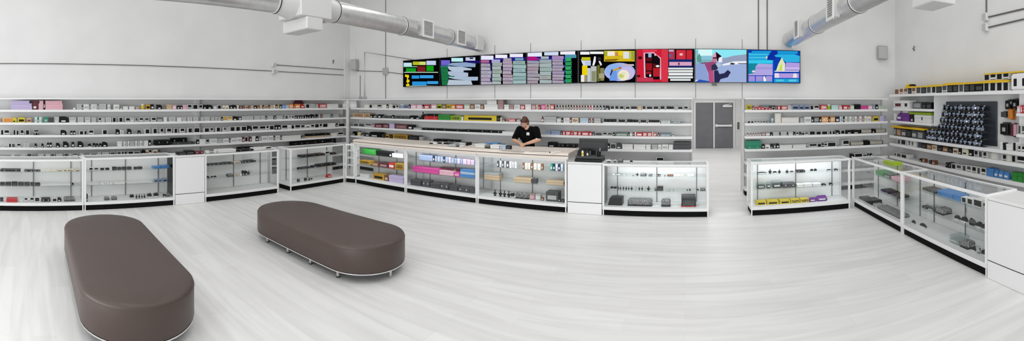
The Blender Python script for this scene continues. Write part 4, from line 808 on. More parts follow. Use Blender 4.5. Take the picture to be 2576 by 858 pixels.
# the small bays at the left end
rrow('Sw 2247 2286 20; Bd 2296 2318 17; Bk 2319 2329 16; Bk 2330 2343 17', 1.866, 'small upper bay of the right wall', 61)
for a, b, c in ((2252, 2266, 'm'), (2276, 2282, 'k')):
    xa, t = FR.at(a, .05); xb, _ = FR.at(b, .05)
    k = MB().box(0, abs(xb-xa), -.004, .0, 0, .07, .008).build('window_panel', pm(c)); k.parent = GOODS[-4][0]
    k.location = (FR.at(a, .05)[0]-FR.at((2247+2286)/2, .05)[0], 0, .045)
rrow('Sw 2244 2253 18; Hv 2255 2268 20; Sv 2269 2286 21; ^Sw 2271 2283 6 21.3; Fk 2290 2299 18; Sw 2300 2340 19; ^Cz 2286 2340 6 19.4', 1.576, 'small middle bay of the right wall', 62)
xw, _ = FR.at(2312, .05); k = MB().box(-.02, .02, -.004, .0, .05, .12, .006).build('window_panel', pm('k')); k.parent = GOODS[-2][0]
rrow('Bd 2243 2254 20; Bu 2255 2266 19; Bd 2267 2279 19; Bk 2280 2292 19; Bd 2293 2306 20; Bd 2307 2322 20', 1.221, 'right wall shelf under the small bays', 63)
lid_strip(2242, 2325, 1.425, .035, 'yellow lid over the dark boxes under the small bays')
# the display rack of dark hand-held devices
rk = thing('display_rack', 'dark stepped rack holding rows of black devices on the right wall', 'rack', FR.w(FR.at(2346, .2)[0], 0, 1.222), FR.rot)
rx0, rx1 = FR.at(2346, .2)[0], FR.at(2512, .2)[0]; RL = (-rx0, 0, -1.222)
MB().box(rx0, rx1-.2, .338, .366, 1.222, 2.02, .004).build('rack_back', mat('smoke_panel', '#3a3f48', .3), rk, loc=RL)
ROWS = 6
for r_ in range(ROWS):
    z = 1.225+r_*.124; yl = .05+r_*.04
    MB().box(rx0+.02 if r_ > 1 else FR.at(2328, yl)[0]-.04, rx1-.22-.03*r_, yl, yl+.083, z, z+.01, .002).build('rack_step', mat('smoke_panel', '#3a3f48', .3), rk, loc=RL)
def device(w, h, d, v, r):
    body = pm('k') if v != 2 else mat('device_silver', '#9aa0ab', .28, .7)
    o = MB().box(-w/2, w/2, 0, d, 0, h, w*.22).build('handheld_device', body, None)
    MB().box(-w*.34, w*.34, -.002, .001, h*.45, h*.88, .004).build('display', mat('device_glass', '#8e9fb8' if v != 1 else '#b8c2d0', .12), o)
    MB().lathe([(w*.16, -.004), (w*.18, 0)], 0, h*.24, 10, 'y').build('button', mat('device_silver', '#9aa0ab', .28, .7), o, True)
    MB().lathe([(w*.2, h), (w*.2, h+.012), (w*.13, h+.014), (w*.12, h+.025)], w*.1, d*.5, 10).build('mouthpiece', mat('device_silver', '#9aa0ab', .28, .7) if v else pm('d'), o, True)
    return o
rr = random.Random(11); RN = ['bottom', 'second', 'third', 'fourth', 'fifth', 'top']
for r_ in range(ROWS):
    z = 1.236+r_*.124; yl = .05+r_*.04; n = 13 if r_ < 4 else 11; cnt = {}
    L0, L1 = (rx0+.08 if r_ > 1 else FR.at(2328, yl)[0]), rx1-.26-.03*r_
    for i in range(n):
        x = L0+(L1-L0)*(i+.5)/n+rr.uniform(-.012, .012); w = (L1-L0)/n*rr.uniform(.8, .98); v = rr.choice((0, 0, 1, 2, 1))
        o = device(w, rr.uniform(.07, .084), .05, v, rr); o.location = FR.w(x, yl+.01, z); o.rotation_euler = (0, 0, FR.rot+rr.uniform(-.18, .18))
        GOODS.append((o, ('black device', 'black pale-screened device', 'silver device')[v], '%s row of the dark rack' % RN[r_], i, 'devices on the dark rack', 'device'))
# beyond the rack
rrow('Sw 2515 2522 19; Sk 2523 2530 18; Sw 2531 2546 16; Dk 2547 2556 22', 1.221, 'white shelf right of the dark rack', 64)
rrow('Dk 2560 2568 15; Dk 2569 2590 16', 1.221, 'white shelf at the right edge', 65)
def hook_item(px, py, w, h, shape, c, label, name, cat):
    x, t = FR.at(px, .26); z = FR.z(px, py, .26)
    o = thing(name, label, cat, FR.w(x, .26, z), FR.rot)
    if shape == 'round': MB().lathe([(w*.2, .0), (w*.5, .01), (w*.5, .06), (w*.3, .08)], 0, 0, 18, 'y').build('blister', pm(c), o, True)
    else: MB().box(-w/2, w/2, 0, .05, -h/2, h/2, .008).build('pack', pm(c), o)
    MB().box(-w*.55, w*.55, .081, .085, -h*.6, h*.62, .002).build('backing_card', pm('d' if c == 'k' else c), o)
    MB().tube([(0, .1, h*.5), (0, .02, h*.52), (0, 0, h*.58)], .004, 6).build('hang_hook', M['chrome'], o, True)
    if c == 'k': MB().box(-w*.2, w*.2, -.003, .001, -h*.2, h*.15).build('label', pm('g'), o)
hook_item(2534, 264, .12, .15, 'box', 'k', 'black rounded pack hanging first right of the dark rack', 'hanging_pack', 'pack')
hook_item(2543, 258, .07, .1, 'box', 'k', 'small black pack hanging between two larger black packs', 'hanging_pack', 'pack')
hook_item(2552, 263, .12, .16, 'round', 'k', 'round black pack hanging beside the red pack', 'hanging_pack', 'pack')
hook_item(2523, 288, .12, .09, 'box', 'd', 'dark grey pack left of the orange pack on right wall', 'hanging_pack', 'pack')
hook_item(2540, 287, .1, .17, 'box', 'o', 'orange pack hanging on the right wall', 'hanging_pack', 'pack')
hook_item(2525, 325, .19, .19, 'box', 'k', 'black pack with grey label below the orange pack', 'hanging_pack', 'pack')
rrow('Bp 2558 2566 18; Br 2567 2572 20; Br 2573 2592 21', 1.831, 'short upper shelf at the right edge', 66)
rrow('Dd 2560 2568 22; Dd 2569 2580 22', 1.501, 'short lower shelf at the right edge', 67)
hook_item(2546, 328, .08, .2, 'box', 'm', 'maroon pack hanging beside the black labelled pack', 'hanging_pack', 'pack')
hook_item(2552, 328, .07, .19, 'box', 'p', 'pink pack hanging beside the maroon pack', 'hanging_pack', 'pack')
# lower shelves of the right wall
rrow('Sw 2282 2304 14; ^Pk 2285 2288 9 3 -.012; ^Pk 2293 2296 8 3 -.012; Jd 2306 2316 18; Bk 2318 2330 12; Bu 2331 2343 12; Bf 2344 2356 12; Bk 2357 2370 12; Bu 2371 2384 13; Bk 2385 2396 13; Bf 2397 2410 13; Fk 2411 2419 14; Ff 2420 2436 17; Fk 2437 2448 18; Dk 2450 2460 16; Dd 2461 2471 16; Dk 2472 2482 16; Dg 2483 2493 16; Dw 2494 2508 17; Dg 2509 2520 17; Dk 2521 2532 17; Dw 2533 2543 18; Dk 2544 2555 18; Dk 2557 2590 19', 1.036, 'upper long low shelf of right wall', 68, .06)
rrow('Fk 2313 2319 8; Bu 2320 2326 9; Bk 2337 2343 9; Bu 2344 2351 10; Ck 2378 2392 12; Dk 2393 2404 13; Dd 2405 2418 13; Dd 2420 2430 15; Dd 2431 2443 16; Dk 2444 2456 17; Dd 2457 2466 17; Dk 2467 2480 18; Sb 2482 2498 20; Hb 2500 2510 19; Hb 2511 2523 20; Hb 2524 2537 20; Se 2545 2558 22; Se 2559 2571 23; Se 2572 2590 23', .736, 'bottom long shelf of right wall', 69, .06)
rrow('Dk 2246 2254 8; Dd 2255 2266 9; Dk 2267 2280 9', .736, 'bottom shelf in the right corner', 70, .06)
rrow('Dd 2257 2265 11; Dk 2266 2278 13', 1.036, 'low shelf in the right corner', 71, .06)
# ================================================================ inside the display cases
LIM = None
def inside(fr, level, yl, items, where, seed, dmax=.28, hs=1.0):
    return run(fr, yl, level, items, where, 'goods in the display cases', dmax, seed, hs, lim=(LIM[0]+.05, LIM[1]-.055))
DK, S1, S2 = .156, .43, .70
K1 = '%s of the case at far left'; LIM = (cl[0], cl[1])
inside(GL, DK, .10, 'Bk 0 8 9; Ck 19 42 5; ^Sr 16 43 8 0 -.05; Sw 44 58 5; Dk 61 70 10; Hw 71 74 8; Dk 75 86 11; Dk 87 100 11; Ck 104 127 7; Dk 132 143 8; Fk 145 155 9; Lg 162 189 8', K1 % 'deck', 80)
inside(GL, S1, .2, 'Bk 0 12 8; Bk 13 28 8; Bk 29 44 9; Bk 45 60 8; Bk 61 75 8; Bk 76 87 8; Bk 88 101 7; Sw 103 178 3; Fk 181 186 6', K1 % 'lower shelf', 81)
inside(GL, S2, .2, 'Ck 0 52 4; Sw 53 57 5; Ck 61 84 3; Ck 85 102 3; Sw 103 106 4; Bf 107 114 4; Bf 116 127 4; Bf 129 141 4; Bf 143 156 4; Bf 160 168 5; Bf 170 185 5; Bf 189 203 4', K1 % 'upper shelf', 82)
K1 = '%s of the case with blue boxes'; LIM = (cl[1], cl[2])
inside(GL, DK, .10, 'Lg 263 276 7; Lg 281 295 7; Qk 327 338 12; Uk 341 347 11; Uk 348 354 11; Uk 355 360 10; Uk 361 367 10; Qk 371 383 12; Qk 387 401 12; Fk 411 418 6; Lg 419 428 8; Qk 429 436 9', K1 % 'deck', 83)
o = inside(GL, DK, .04, 'Fk 216 221 19', K1 % 'deck beside the post', 84)
inside(GL, S1, .2, 'Sw 219 250 4; Sw 252 263 5; Pw 264 268 6; Sw 269 274 5; Sw 275 284 4; Sw 287 315 4; Sw 320 384 2; Bs 388 397 8; Bs 398 406 8; Bs 409 421 8; Bs 424 429 7', K1 % 'lower shelf', 85)
inside(GL, S2, .2, 'Dk 224 234 8; Dk 237 248 8; Dk 251 263 8; Dk 264 276 8; Sw 277 282 7; Bk 283 294 8; Bk 296 306 7; Bk 308 319 7; Bk 321 331 7; Bf 333 336 6; Bk 337 345 6; Bk 347 358 6; Pf 360 363 6; Sb 386 405 5; Sb 406 427 6', K1 % 'upper shelf', 86)
K1 = '%s of the case beside left cabinet'; LIM = (cl[3], cl[4])
inside(GL, S1, .2, 'Fk 520 527 6; Qk 531 537 6; Qk 538 546 6; Lg 574 589 6; Bf 591 601 5; Sw 603 609 5; Fk 610 616 12; Fk 617 623 11; Uk 624 630 11; Dk 625 633 12', K1 % 'lower shelf', 87)
inside(GL, S2, .2, 'Ck 523 544 3; Ck 545 565 3; Ck 566 588 3; Bf 590 606 4; Ck 607 620 4; Ck 621 644 4', K1 % 'upper shelf', 88)
K1 = '%s of the left corner case'; LIM = (cl[5], cl[6])
inside(GL, DK, .10, 'Fk 750 755 7; Fk 768 773 7; Uk 777 782 7; Qk 783 787 6; Hr 824 835 8', K1 % 'deck', 89)
inside(GL, S1, .2, 'Fk 750 754 4; Ck 759 786 2; Fk 788 800 4; Ck 804 826 5; Ck 828 846 5; Ck 847 862 5', K1 % 'lower shelf', 90)
inside(GL, S2, .2, 'Ck 760 798 5; Ck 800 818 5; Dk 816 829 9; Ck 835 846 4; Bf 848 862 3', K1 % 'upper shelf', 91)
# long counter
T1, T2 = .45, .72
K1 = '%s of the case with green boxes'; LIM = (cbx[0], cbx[1])
inside(GB, DK, .12, 'Sw 886 928 8; Bq 938 966 14; Bu 967 976 14; Sl 978 1014 16', K1 % 'deck', 92, .3)
inside(GB, T1, .2, 'Kd 898 914 11; ^Bq 900 930 8 4 -.1; Bu 931 952 9; Bm 953 976 11; Br 977 992 14; Bq 993 1015 15', K1 % 'lower shelf', 93)
inside(GB, T2, .2, 'Se 901 945 13; Sk 947 978 11; Pk 979 985 11; Sw 986 1014 10', K1 % 'upper shelf', 94)
K1 = '%s of the case with pink boxes'; LIM = (cbx[1], cbx[2])
inside(GB, DK, .12, 'Sd 1028 1058 14; Cd 1062 1080 16; Sd 1082 1106 13; Cd 1107 1128 15; Sd 1130 1150 13; Cd 1152 1180 12; Sd 1181 1193 13', K1 % 'deck', 95, .3)
inside(GB, T1, .2, 'By 1022 1029 15; Bm 1030 1034 14; Sx 1034.5 1104 13; ^Cm 1106 1156 6 10 .12; Sp 1105 1141 11; Bx 1142 1156 10; Sb 1157 1194 8; ^Sj 1158 1194 5 8.3; ^Sb 1158 1194 6 13.6', K1 % 'lower shelf', 96)
inside(GB, T2, .2, 'Sd 1028 1042 14; Ss 1054 1088 14; Pn 1089 1093 14; Ps 1094 1099 14; Ps 1100 1107 14; Ps 1108 1114 14; Pn 1115 1119 14; Ps 1120 1127 14; Sl 1128 1134 14; Ps 1135 1142 13; Ss 1143 1149 13; Sl 1150 1157 13; Ss 1158 1163 13; Sl 1164 1174 13; Sp 1175 1183 13; Sl 1184 1193 12', K1 % 'upper shelf', 97)
K1 = '%s of the case with grey boxes'; LIM = (cbx[2], cbx[3])
inside(GB, DK, .12, 'Uk 1239 1248 15; Uk 1252 1262 15; Uk 1263 1272 15; Uk 1273 1283 15; Qk 1285 1293 14; Lg 1295 1305 14; Lg 1306 1316 14; Lg 1317 1329 14; Bh 1332 1345 14; Bg 1346 1360 14; Bu 1361 1367 8; Bd 1373 1404 24; Fk 1405 1409 16; Bk 1411 1419 7', K1 % 'deck', 98, .3)
inside(GB, T1, .2, 'Sa 1213 1256 12; ^Sg 1214 1255 4 12.4; Sa 1292 1336 11; Sd 1337 1350 12; Sa 1374 1418 10', K1 % 'lower shelf', 99)
inside(GB, T2, .2, 'Pd 1250 1254 15; Pg 1256 1262 16; Pd 1263 1267 16; Pg 1268 1273 16; Pd 1274 1280 16; Pw 1281 1287 16; Pg 1288 1293 16; Pw 1294 1299 16; Pu 1314 1319 15; Pf 1320 1327 15; Pf 1328 1334 15; Pu 1335 1341 15; Pf 1342 1350 15; Pf 1352 1360 15; Pu 1361 1366 15; Pt 1384 1390 17; Pn 1391 1396 17; Pj 1397 1403 17; Pn 1404 1409 17; Pj 1410 1417 17', K1 % 'upper shelf', 100)
K1 = '%s of the case left of walkway'; LIM = (cbx[4], cbx[5])
inside(GB, DK, .12, 'Wk 1529 1565 19; Lg 1578 1640 15; Lg 1663 1687 17; Bk 1714 1751 20; ^Cr 1713 1751 2 0 -.012; ^Sd 1714 1750 6 20.3', K1 % 'deck', 101, .3)
inside(GB, .42, .2, 'Qk 1536 1543 9; Qk 1544 1551 9; Uk 1552 1557 9; Uk 1558 1563 9; Uk 1565 1571 9; Uk 1572 1578 9; Uk 1579 1584 9; Uk 1585 1592 9; Ug 1595 1602 9; Uk 1605 1611 9; Uk 1612 1618 10; Ug 1619 1625 10; Uk 1626 1636 10; Lg 1646 1652 8; Bk 1653 1668 10; Ug 1674 1679 3; Ug 1680 1688 4; Ug 1690 1696 7; Fk 1727 1731 3; Fk 1733 1738 4; Fk 1752 1758 4; Lg 1761 1776 6', K1 % 'lower shelf', 102, .2)
inside(GB, .68, .2, 'Bf 1541 1546 3; Kw 1548 1562 4; Kw 1564 1575 4; Fg 1589 1598 5; Uk 1599 1607 7; Lg 1610 1626 5; Lg 1631 1641 5; Ck 1652 1662 4; Fk 1671 1674 2; Bu 1678 1694 3; Sw 1695 1712 4; Dw 1713 1720 5; Dw 1729 1735 6; Sw 1736 1746 5', K1 % 'upper shelf', 103, .2)
K1 = '%s of the case right of walkway'; LIM = (cbx[6], cbx[7])
inside(GB, DK, .12, 'By 1903 1928 9; By 1930 1959 9; By 1962 1988 9; By 1990 2012 9; By 2014 2035 9; Hv 2036 2053 10; Hv 2055 2082 13', K1 % 'deck', 104, .3)
inside(GB, S1, .2, 'Kd 1904 1926 13; Kd 1928 1940 16; Kd 1943 1967 16; Cd 1969 2003 10; Sw 2005 2022 7; Sw 2023 2043 7; Sw 2045 2066 6; Fk 2068 2078 4; Fk 2087 2095 5', K1 % 'lower shelf', 105, .2)
inside(GB, S2, .2, 'Qk 1904 1932 4; Uk 1933 1943 11; Qk 1944 1956 6; Uk 1957 1966 9; Uk 1976 1986 8; Qk 1987 1998 5; Ck 2005 2026 5; Qk 2039 2047 8; Qk 2048 2056 8; Qk 2080 2094 4; Fk 2100 2108 4', K1 % 'upper shelf', 106, .2)
K1 = '%s of the right corner case'; LIM = (cr[0]+.02, cr[1])
inside(GR, DK, .10, 'Cd 2160 2172 5; Wk 2167 2194 10; Fg 2196 2206 6; Lg 2207 2240 6; Lg 2241 2262 7', K1 % 'deck', 107, .35)
inside(GR, .43, .2, 'Kd 2160 2174 8; Ck 2215 2236 5; Ck 2240 2262 5', K1 % 'lower shelf', 108, .2)
inside(GR, .70, .2, 'Hz 2150 2158 12; Se 2203 2222 10; Kd 2223 2241 10; Sp 2242 2262 9', K1 % 'upper shelf', 109, .2)
inside(GR, .946, .15, 'Sz 2222 2230 8; Sz 2231 2246 8', 'glass top of the right corner case', 110, .2)
K1 = '%s of the case by end cabinet'; LIM = (cr[1], cr[2])
inside(GR, DK, .12, 'Qk 2284 2298 10; Qk 2304 2322 10; Kg 2388 2412 18; Lg 2414 2434 16; Qk 2436 2450 12; Ug 2452 2462 18; Qk 2464 2478 16', K1 % 'deck', 111, .35)
inside(GR, .43, .2, 'Cd 2272 2300 6; Ck 2318 2330 5; Kd 2332 2350 10; Lg 2352 2372 14; Qk 2394 2410 12; Qk 2411 2428 15; Qd 2430 2448 16; Qk 2450 2466 16; Qk 2467 2479 18', K1 % 'lower shelf', 112, .22)
inside(GR, .70, .2, 'Ck 2274 2318 5; Cd 2320 2354 6; Sb 2358 2396 12; ^Sb 2398 2417 15; Dk 2418 2430 14; Dk 2432 2446 15; Dk 2448 2470 18; Dk 2472 2480 16', K1 % 'upper shelf', 113, .22)
# goods lying on case and counter tops
TP = 'goods lying on the counter tops'
run(GL, .12, .956, 'Bk 448 470 7; ^Bk 468 490 10; Cm 491 513 7', 'left white cabinet', TP, .3, 120)
run(GL, .12, .961, 'Sw 519 527 7; Sw 540 546 7; Sw 548 594 7; Ck 596 638 4; Sw 640 668 6; Dk 669 683 7', 'case beside left cabinet', TP, .3, 121)
run(GB, .35, CT, 'Ck 1091 1103 4; Ck 1104 1118 5; Ck 1119 1134 5; Ck 1135 1149 5; Ck 1150 1176 7', 'middle counter top, rear row', TP, .3, 122)
run(GB, .22, CT, 'Qg 1076 1088 8; Sw 1089 1098 5; Nk 1099 1112 6; Nk 1114 1140 6; Sw 1142 1164 7', 'middle counter top, middle row', TP, .3, 123)
run(GB, .06, CT, 'Kw 1126 1146 7; Lg 1147 1153 8; Sw 1156 1166 3', 'middle counter top, front row', TP, .3, 124)
run(GB, .32, CT, 'Sw 1195 1220 6; Sb 1221 1232 10; Sb 1233 1252 11; Bk 1253 1266 9', 'wood top by the person, rear row', TP, .3, 125)
run(GB, .12, CT, 'Sw 1196 1219 8; Lg 1220 1232 9; Sw 1233 1256 9; Sj 1257 1272 10; Bk 1273 1284 9', 'wood top by the person, front row', TP, .3, 126)
def sheet(px, py, w, d, rz, label, col='#f4f2ee'):
    x, y = ground(px, py, CT)
    o = MB().box(-w/2, w/2, -d/2, d/2, 0, .0015).build('paper_sheet', mat('paper', col, .7), None, loc=(x, y, CT+.001), rotz=rz)
    MB().box(-w*.4, w*.4, -d*.38, d*.38, .0016, .002).build('print_area', mat('paper_print', '#cfc6c4', .7), o)
    tag(o, label, 'paper')
sheet(1290, 378, .5, .16, -.12, 'wide white sheet on the wood top left of the person')
sheet(1357, 380, .36, .16, .1, 'grey printed sheet on the wood top in front of person', '#d8d2d2')
o = tag(MB().tube([(0, 0, .01), (.14, .18, .012)], .009, 8).build('white_pen', M['white'], None, True, loc=(*ground(1383, 385, CT+.0), CT)), 'white pen lying slanted near the right end of counter', 'pen')
MB().lathe([(.01, 0), (.012, .02), (.008, .022)], 0, 0, 10).build('pen_cap', pm('k'), o, True)
# the till on the white cabinet
x0, x1 = GB.at(1440)[0], GB.at(1512)[0]
tl = thing('till', 'low black till with a raised back on the white cabinet', 'till', ((x0+x1)/2, CSB+.06, .926))
MB().box(-.24, .26, 0, .33, 0, .05, .006).build('cash_drawer', pm('k'), tl)
MB().box(-.24, .26, .05, .3, .052, .10, .006).build('till_body', pm('d'), tl)
MB().loft([[(x, .08, .101), (x, .26, .101), (x, .26, .19), (x, .2, .2)] for x in (-.22, -.02)]).build('printer', pm('k'), tl)
mx0, mx1 = GB.at(1452, .3)[0], GB.at(1525, .3)[0]
mo = thing('till_monitor', 'large black monitor seen from behind above the till', 'monitor', ((mx0+mx1)/2, CSB+.44, .926))
hw = (mx1-mx0)/2; zt = GB.z(1488, 350, .4)-.926
MB().box(-hw, hw, 0, .035, .16, zt, .008).build('monitor_back', mat('monitor_black', '#17171a', .4), mo)
MB().box(-hw+.03, hw-.03, -.012, 0, .2, zt-.05, .006).build('rear_cover', mat('monitor_black', '#17171a', .4), mo)
MB().box(-.05, .05, .01, .03, .02, .17, .004).build('stand', pm('k'), mo); MB().box(-.13, .13, -.02, .05, 0, .02, .006).build('stand_foot', pm('k'), mo)
run(GB, .05, 1.03, 'Tw 1462 1468 18; Td 1475 1480 16', 'the till', TP, .3, 127)
cu = thing('pen_cup', 'black cup at the right of the till holding pens', 'cup', (GB.at(1503)[0], CSB+.12, 1.03))
MB().lathe([(.03, 0), (.036, .005), (.04, .09), (.035, .09), (.03, .01)], 0, 0, 16).build('cup_body', pm('k'), cu, True)
for dx, c in ((-.012, 'd'), (.01, 'w')): MB().tube([(dx, 0, .012), (dx*2.2, .01, .15)], .005, 6).build('pen', pm(c), cu, True)
# cable reel and tools on the case beside it
run(GB, .2, .916, 'Qw 1523 1538 7; Qg 1541 1552 8; Lg 1553 1567 9; Qk 1584 1592 6', 'the case left of the walkway', TP, .3, 128)

# ---------------------------------------------------------------- labels that single each one out
from collections import defaultdict
by = defaultdict(list)
for g in GOODS: by[(g[1], g[2])].append(g)
for (desc, where), L_ in by.items():
    L_.sort(key=lambda g: g[3])
    for i, (o, d_, w_, od, grp, cat) in enumerate(L_):
        if len(L_) == 1: lab = '%s on %s' % (d_, w_)
        elif i == len(L_)-1 and len(L_) > 2: lab = '%s, rightmost such on %s' % (d_, w_)
        else: lab = '%s, %s such from left, %s' % (d_, ordw(i+1), w_)
        if len(lab.split()) > 16: lab = lab.replace(' such from left', ' from left').replace(' of the case', ', case')
        if len(lab.split()) > 16: print('LONG', lab)
        tag(o, lab, cat, grp)
print('GOODS', len(GOODS), 'labels', len({o['label'] for o, *_ in GOODS}))
# ================================================================ the person behind the counter
def blob(name, parts, m, parent, voxel=.006, smooth=6):
    b = MB()
    for p in parts:
        if p[0] == 'c': b.capsule(*p[1:])
        else: b.ball(p[1], p[2])
    o = b.build(name, m, parent, True)
    r = o.modifiers.new('remesh', 'REMESH'); r.mode = 'VOXEL'; r.voxel_size = voxel; r.use_smooth_shade = True
    s = o.modifiers.new('smooth', 'SMOOTH'); s.factor = .5; s.iterations = smooth
    return o
px_ = -3.27; py_ = 8.22
pr = thing('person', 'person in a black t-shirt bending over the wood counter, forearms crossed in front', 'person', (px_, py_, 0))
SH = {-1: (-.185, .0, 1.42), 1: (.185, .0, 1.42)}
EL = {-1: (-.285, -.10, 1.20), 1: (.29, -.10, 1.225)}
WR_ = {-1: (-.075, -.275, 1.165), 1: (.085, -.285, 1.155)}
HEAD = Vector((-.045, -.085, 1.585))
TILT = Matrix.Rotation(math.radians(30), 4, 'X')        # the head is bowed towards the counter
def hd(x, y, z): return HEAD + (TILT @ Vector((x, y, z)))
body = []
c = lambda *a: body.append(('c',)+a)
c((0, .06, .94), .125, (0, .045, 1.08), .118); c((-.05, .06, .92), .11, (.05, .06, .92), .11)
c((0, .045, 1.08), .115, (0, .02, 1.28), .128); c((-.06, .02, 1.28), .11, (.06, .02, 1.28), .11); c((-.12, .01, 1.40), .075, (.12, .01, 1.40), .075)
c((0, .0, 1.42), .075, (-.02, -.035, 1.50), .055); c((-.02, -.035, 1.49), .054, (-.04, -.065, 1.54), .052)
body.append(('b', tuple(hd(0, .012, .01)), (.074, .092, .100)))
body.append(('b', tuple(hd(-.002, -.035, -.045)), (.054, .056, .062)))       # jaw, face tipped down
body.append(('b', tuple(hd(-.003, -.098, -.022)), (.011, .014, .016)))        # nose
for s in (-1, 1):
    body.append(('b', tuple(hd(s*.074, .012, -.012)), (.010, .02, .029)))     # ears
    c(SH[s], .062, tuple((Vector(SH[s])+Vector(EL[s]))/2), .05); c(tuple((Vector(SH[s])+Vector(EL[s]))/2), .05, EL[s], .042)
    mid_ = Vector(EL[s])*.6+Vector(WR_[s])*.4
    c(EL[s], .043, tuple(mid_), .043); c(tuple(mid_), .042, WR_[s], .028)
    d = (Vector(WR_[s])-Vector(EL[s])).normalized(); side = d.cross(Vector((0, 0, 1))).normalized()
    W0 = Vector(WR_[s]); K0 = W0+d*.085+Vector((0, 0, -.012))
    c(tuple(W0), .026, tuple(W0+d*.03+side*.012), .025); c(tuple(W0+d*.02-side*.018), .018, tuple(K0-side*.03), .015); c(tuple(W0+d*.02+side*.018), .018, tuple(K0+side*.03), .014); c(tuple(W0+d*.02), .020, tuple(K0), .016)
    for i, (off, ln) in enumerate(((-.033, .066), (-.011, .076), (.011, .072), (.033, .056))):
        a = K0+side*off; b1 = a+d*ln*.5+Vector((0, 0, -.008)); e1 = b1+d*ln*.42+Vector((0, 0, -.024))
        c(tuple(a), .0105, tuple(b1), .0092); c(tuple(b1), .0092, tuple(e1), .0078)
    th = W0+d*.02-side*.024*(1); t1 = th-side*.03+d*.03; t2 = t1+d*.032+Vector((0, 0, -.01))
    c(tuple(th), .014, tuple(t1), .0115); c(tuple(t1), .0115, tuple(t2), .009)
    c((s*.085, .06, .92), .095, (s*.1, .045, .5), .062); c((s*.1, .045, .5), .06, (s*.105, .08, .1), .042); c((s*.105, .085, .06), .042, (s*.115, -.06, .035), .034)
blob('body', body, M['skin'], pr, .0055, 5)
sh = []
c = lambda *a: sh.append(('c',)+a)
c((0, .06, .93), .142, (0, .045, 1.08), .135); c((-.05, .06, .9), .125, (.05, .06, .9), .125)
c((0, .045, 1.08), .132, (0, .02, 1.28), .146); c((-.07, .02, 1.28), .126, (.07, .02, 1.28), .126); c((-.13, .01, 1.405), .088, (.13, .01, 1.405), .088); c((-.07, .01, 1.43), .07, (.07, .01, 1.43), .07)
for s in (-1, 1):
    m0 = Vector(SH[s])*.22+Vector(EL[s])*.78
    c(SH[s], .084, tuple(m0), .066)
shirt = blob('t_shirt', sh, M['shirt'], pr, .008, 6)
MB().box(.03, .095, -.152, -.146, 1.315, 1.375, .006).build('chest_badge', M['edge'], shirt)
MB().box(.045, .08, -.154, -.151, 1.325, 1.34).build('badge_line', pm('g'), shirt)
MB().box(.238, .275, -.166, -.150, 1.235, 1.262, .006).build('sleeve_mark', M['edge'], shirt)
tr = []
for s in (-1, 1):
    tr.append(('c', (s*.075, .06, .93), .115, (s*.1, .045, .5), .08)); tr.append(('c', (s*.1, .045, .5), .078, (s*.105, .08, .14), .062))
blob('trousers', tr, M['trouser'], pr, .01, 4)
for s in (-1, 1):
    MB().loft([[(s*.112+x, y, z) for x, y in ((-.05, .13), (.05, .13), (.055, .02), (.045, -.12), (0, -.15), (-.045, -.12), (-.055, .02))] for z in (0, .03)] + [[(s*.112+x*.8, y*.85+.01, .085) for x, y in ((-.05, .13), (.05, .13), (.055, .02), (.045, -.08), (0, -.1), (-.045, -.08), (-.055, .02))]]).build('shoe', pm('k'), pr, True)
hr = [('b', tuple(hd(0, .022, .025)), (.083, .097, .098)), ('b', tuple(hd(.0, -.035, .062)), (.066, .055, .046)), ('b', tuple(hd(-.066, .03, -.03)), (.026, .06, .075)), ('b', tuple(hd(.064, .04, -.02)), (.024, .055, .06)), ('b', tuple(hd(-.05, .1, .0)), (.045, .05, .06))]
hair = blob('hair', hr, M['hair'], pr, .006, 4)
MB().tube([hd(-.035+.0*t, .02-.09*math.cos(t), .03+.093*math.sin(t)) for t in (.15, .5, .9, 1.3, 1.7, 2.1)], .009, 6).build('hair_band', pm('f'), hair, True)
mk = blob('face_mask', [('b', tuple(hd(-.002, -.045, -.055)), (.056, .049, .046))], M['mask'], pr, .006, 3)
for s in (-1, 1):
    MB().ball(hd(s*.03-.002, -.082, .0), (.011, .008, .007), 10, 6).build('eye', mat('eye_white', '#e9e4df', .3), pr, True)
    MB().tube([hd(s*.014, -.086, .014), hd(s*.03, -.088, .02), hd(s*.046, -.08, .014)], .004, 6).build('eyebrow', M['hair'], pr, True)
    MB().ball(hd(s*.03-.002, -.089, -.001), (.004, .003, .004), 8, 6).build('iris', pm('u'), pr, True)
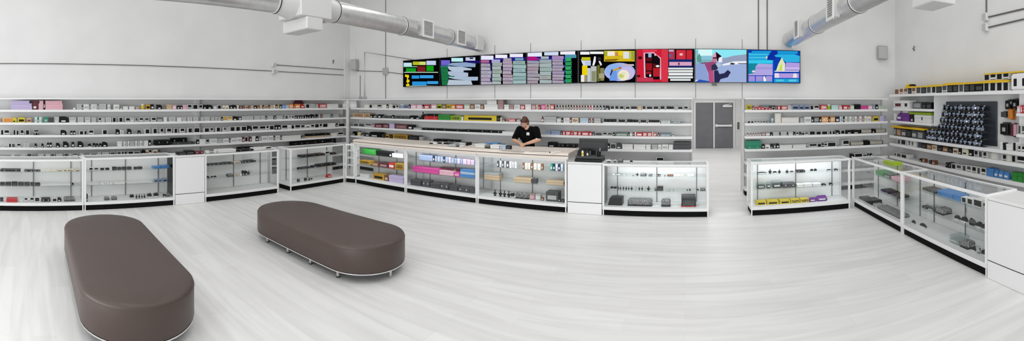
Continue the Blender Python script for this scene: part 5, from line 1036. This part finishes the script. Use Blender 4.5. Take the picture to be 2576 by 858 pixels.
# ================================================================ light, camera, view
def area(name, loc, sx, sy, power, rot=(0, 0, 0), col=(1, 1, 1)):
    l = bpy.data.lights.new(name, 'AREA'); l.shape = 'RECTANGLE'; l.size = sx; l.size_y = sy; l.energy = power; l.color = col
    o = bpy.data.objects.new(name, l); C.objects.link(o); o.location = loc; o.rotation_euler = rot
    return o
LP = 24.5
for x in (-7.2, -4.0, -.8, 2.6):
    for y in (-3.4, .3, 3.8, 7.0):
        area('ceiling_light', (x, y, CEIL-.12), 1.8, .6, LP*(.55 if x < -7 else 1), col=(1, .995, .985))
area('front_fill', (-2.2, FRONT+.1, 1.7), 11, 2.8, 500, (PI/2, 0, 0), (.95, .98, 1))  # unseen fill light added at the front wall, standing in for storefront daylight
for y in (11.2, 13.6, 16.2): area('corridor_light', (1.0, y, 2.95), 1.6, .6, 30)
wd = bpy.data.worlds.new('world'); bpy.context.scene.world = wd; wd.use_nodes = True
wd.node_tree.nodes['Background'].inputs[0].default_value = (.9, .92, .95, 1); wd.node_tree.nodes['Background'].inputs[1].default_value = .5

cam = bpy.data.cameras.new('camera'); co = bpy.data.objects.new('camera', cam); C.objects.link(co)
cam.type = 'PANO'; cam.panorama_type = 'CENTRAL_CYLINDRICAL'
cam.central_cylindrical_range_u_min = -(IMG_W/2)/F
cam.central_cylindrical_range_u_max = (IMG_W/2)/F
cam.central_cylindrical_range_v_min = -(IMG_H-PYH)/F
cam.central_cylindrical_range_v_max = PYH/F
cam.central_cylindrical_radius = 1.0
cam.clip_start = .05; cam.clip_end = 100
co.location = (0, 0, EYE); co.rotation_euler = (PI/2, 0, -az(IMG_W/2))
S = bpy.context.scene; S.camera = co
S.view_settings.view_transform = 'Standard'; S.view_settings.look = 'None'; S.view_settings.gamma = 1; S.view_settings.exposure = 0.0
S.view_settings.use_curve_mapping = False
cy = S.cycles
cy.max_bounces = 8; cy.diffuse_bounces = 4; cy.glossy_bounces = 3; cy.transmission_bounces = 4; cy.transparent_max_bounces = 16
cy.caustics_reflective = False; cy.caustics_refractive = False; cy.sample_clamp_indirect = 6
cy.use_adaptive_sampling = True; cy.adaptive_threshold = .012; cy.use_denoising = True
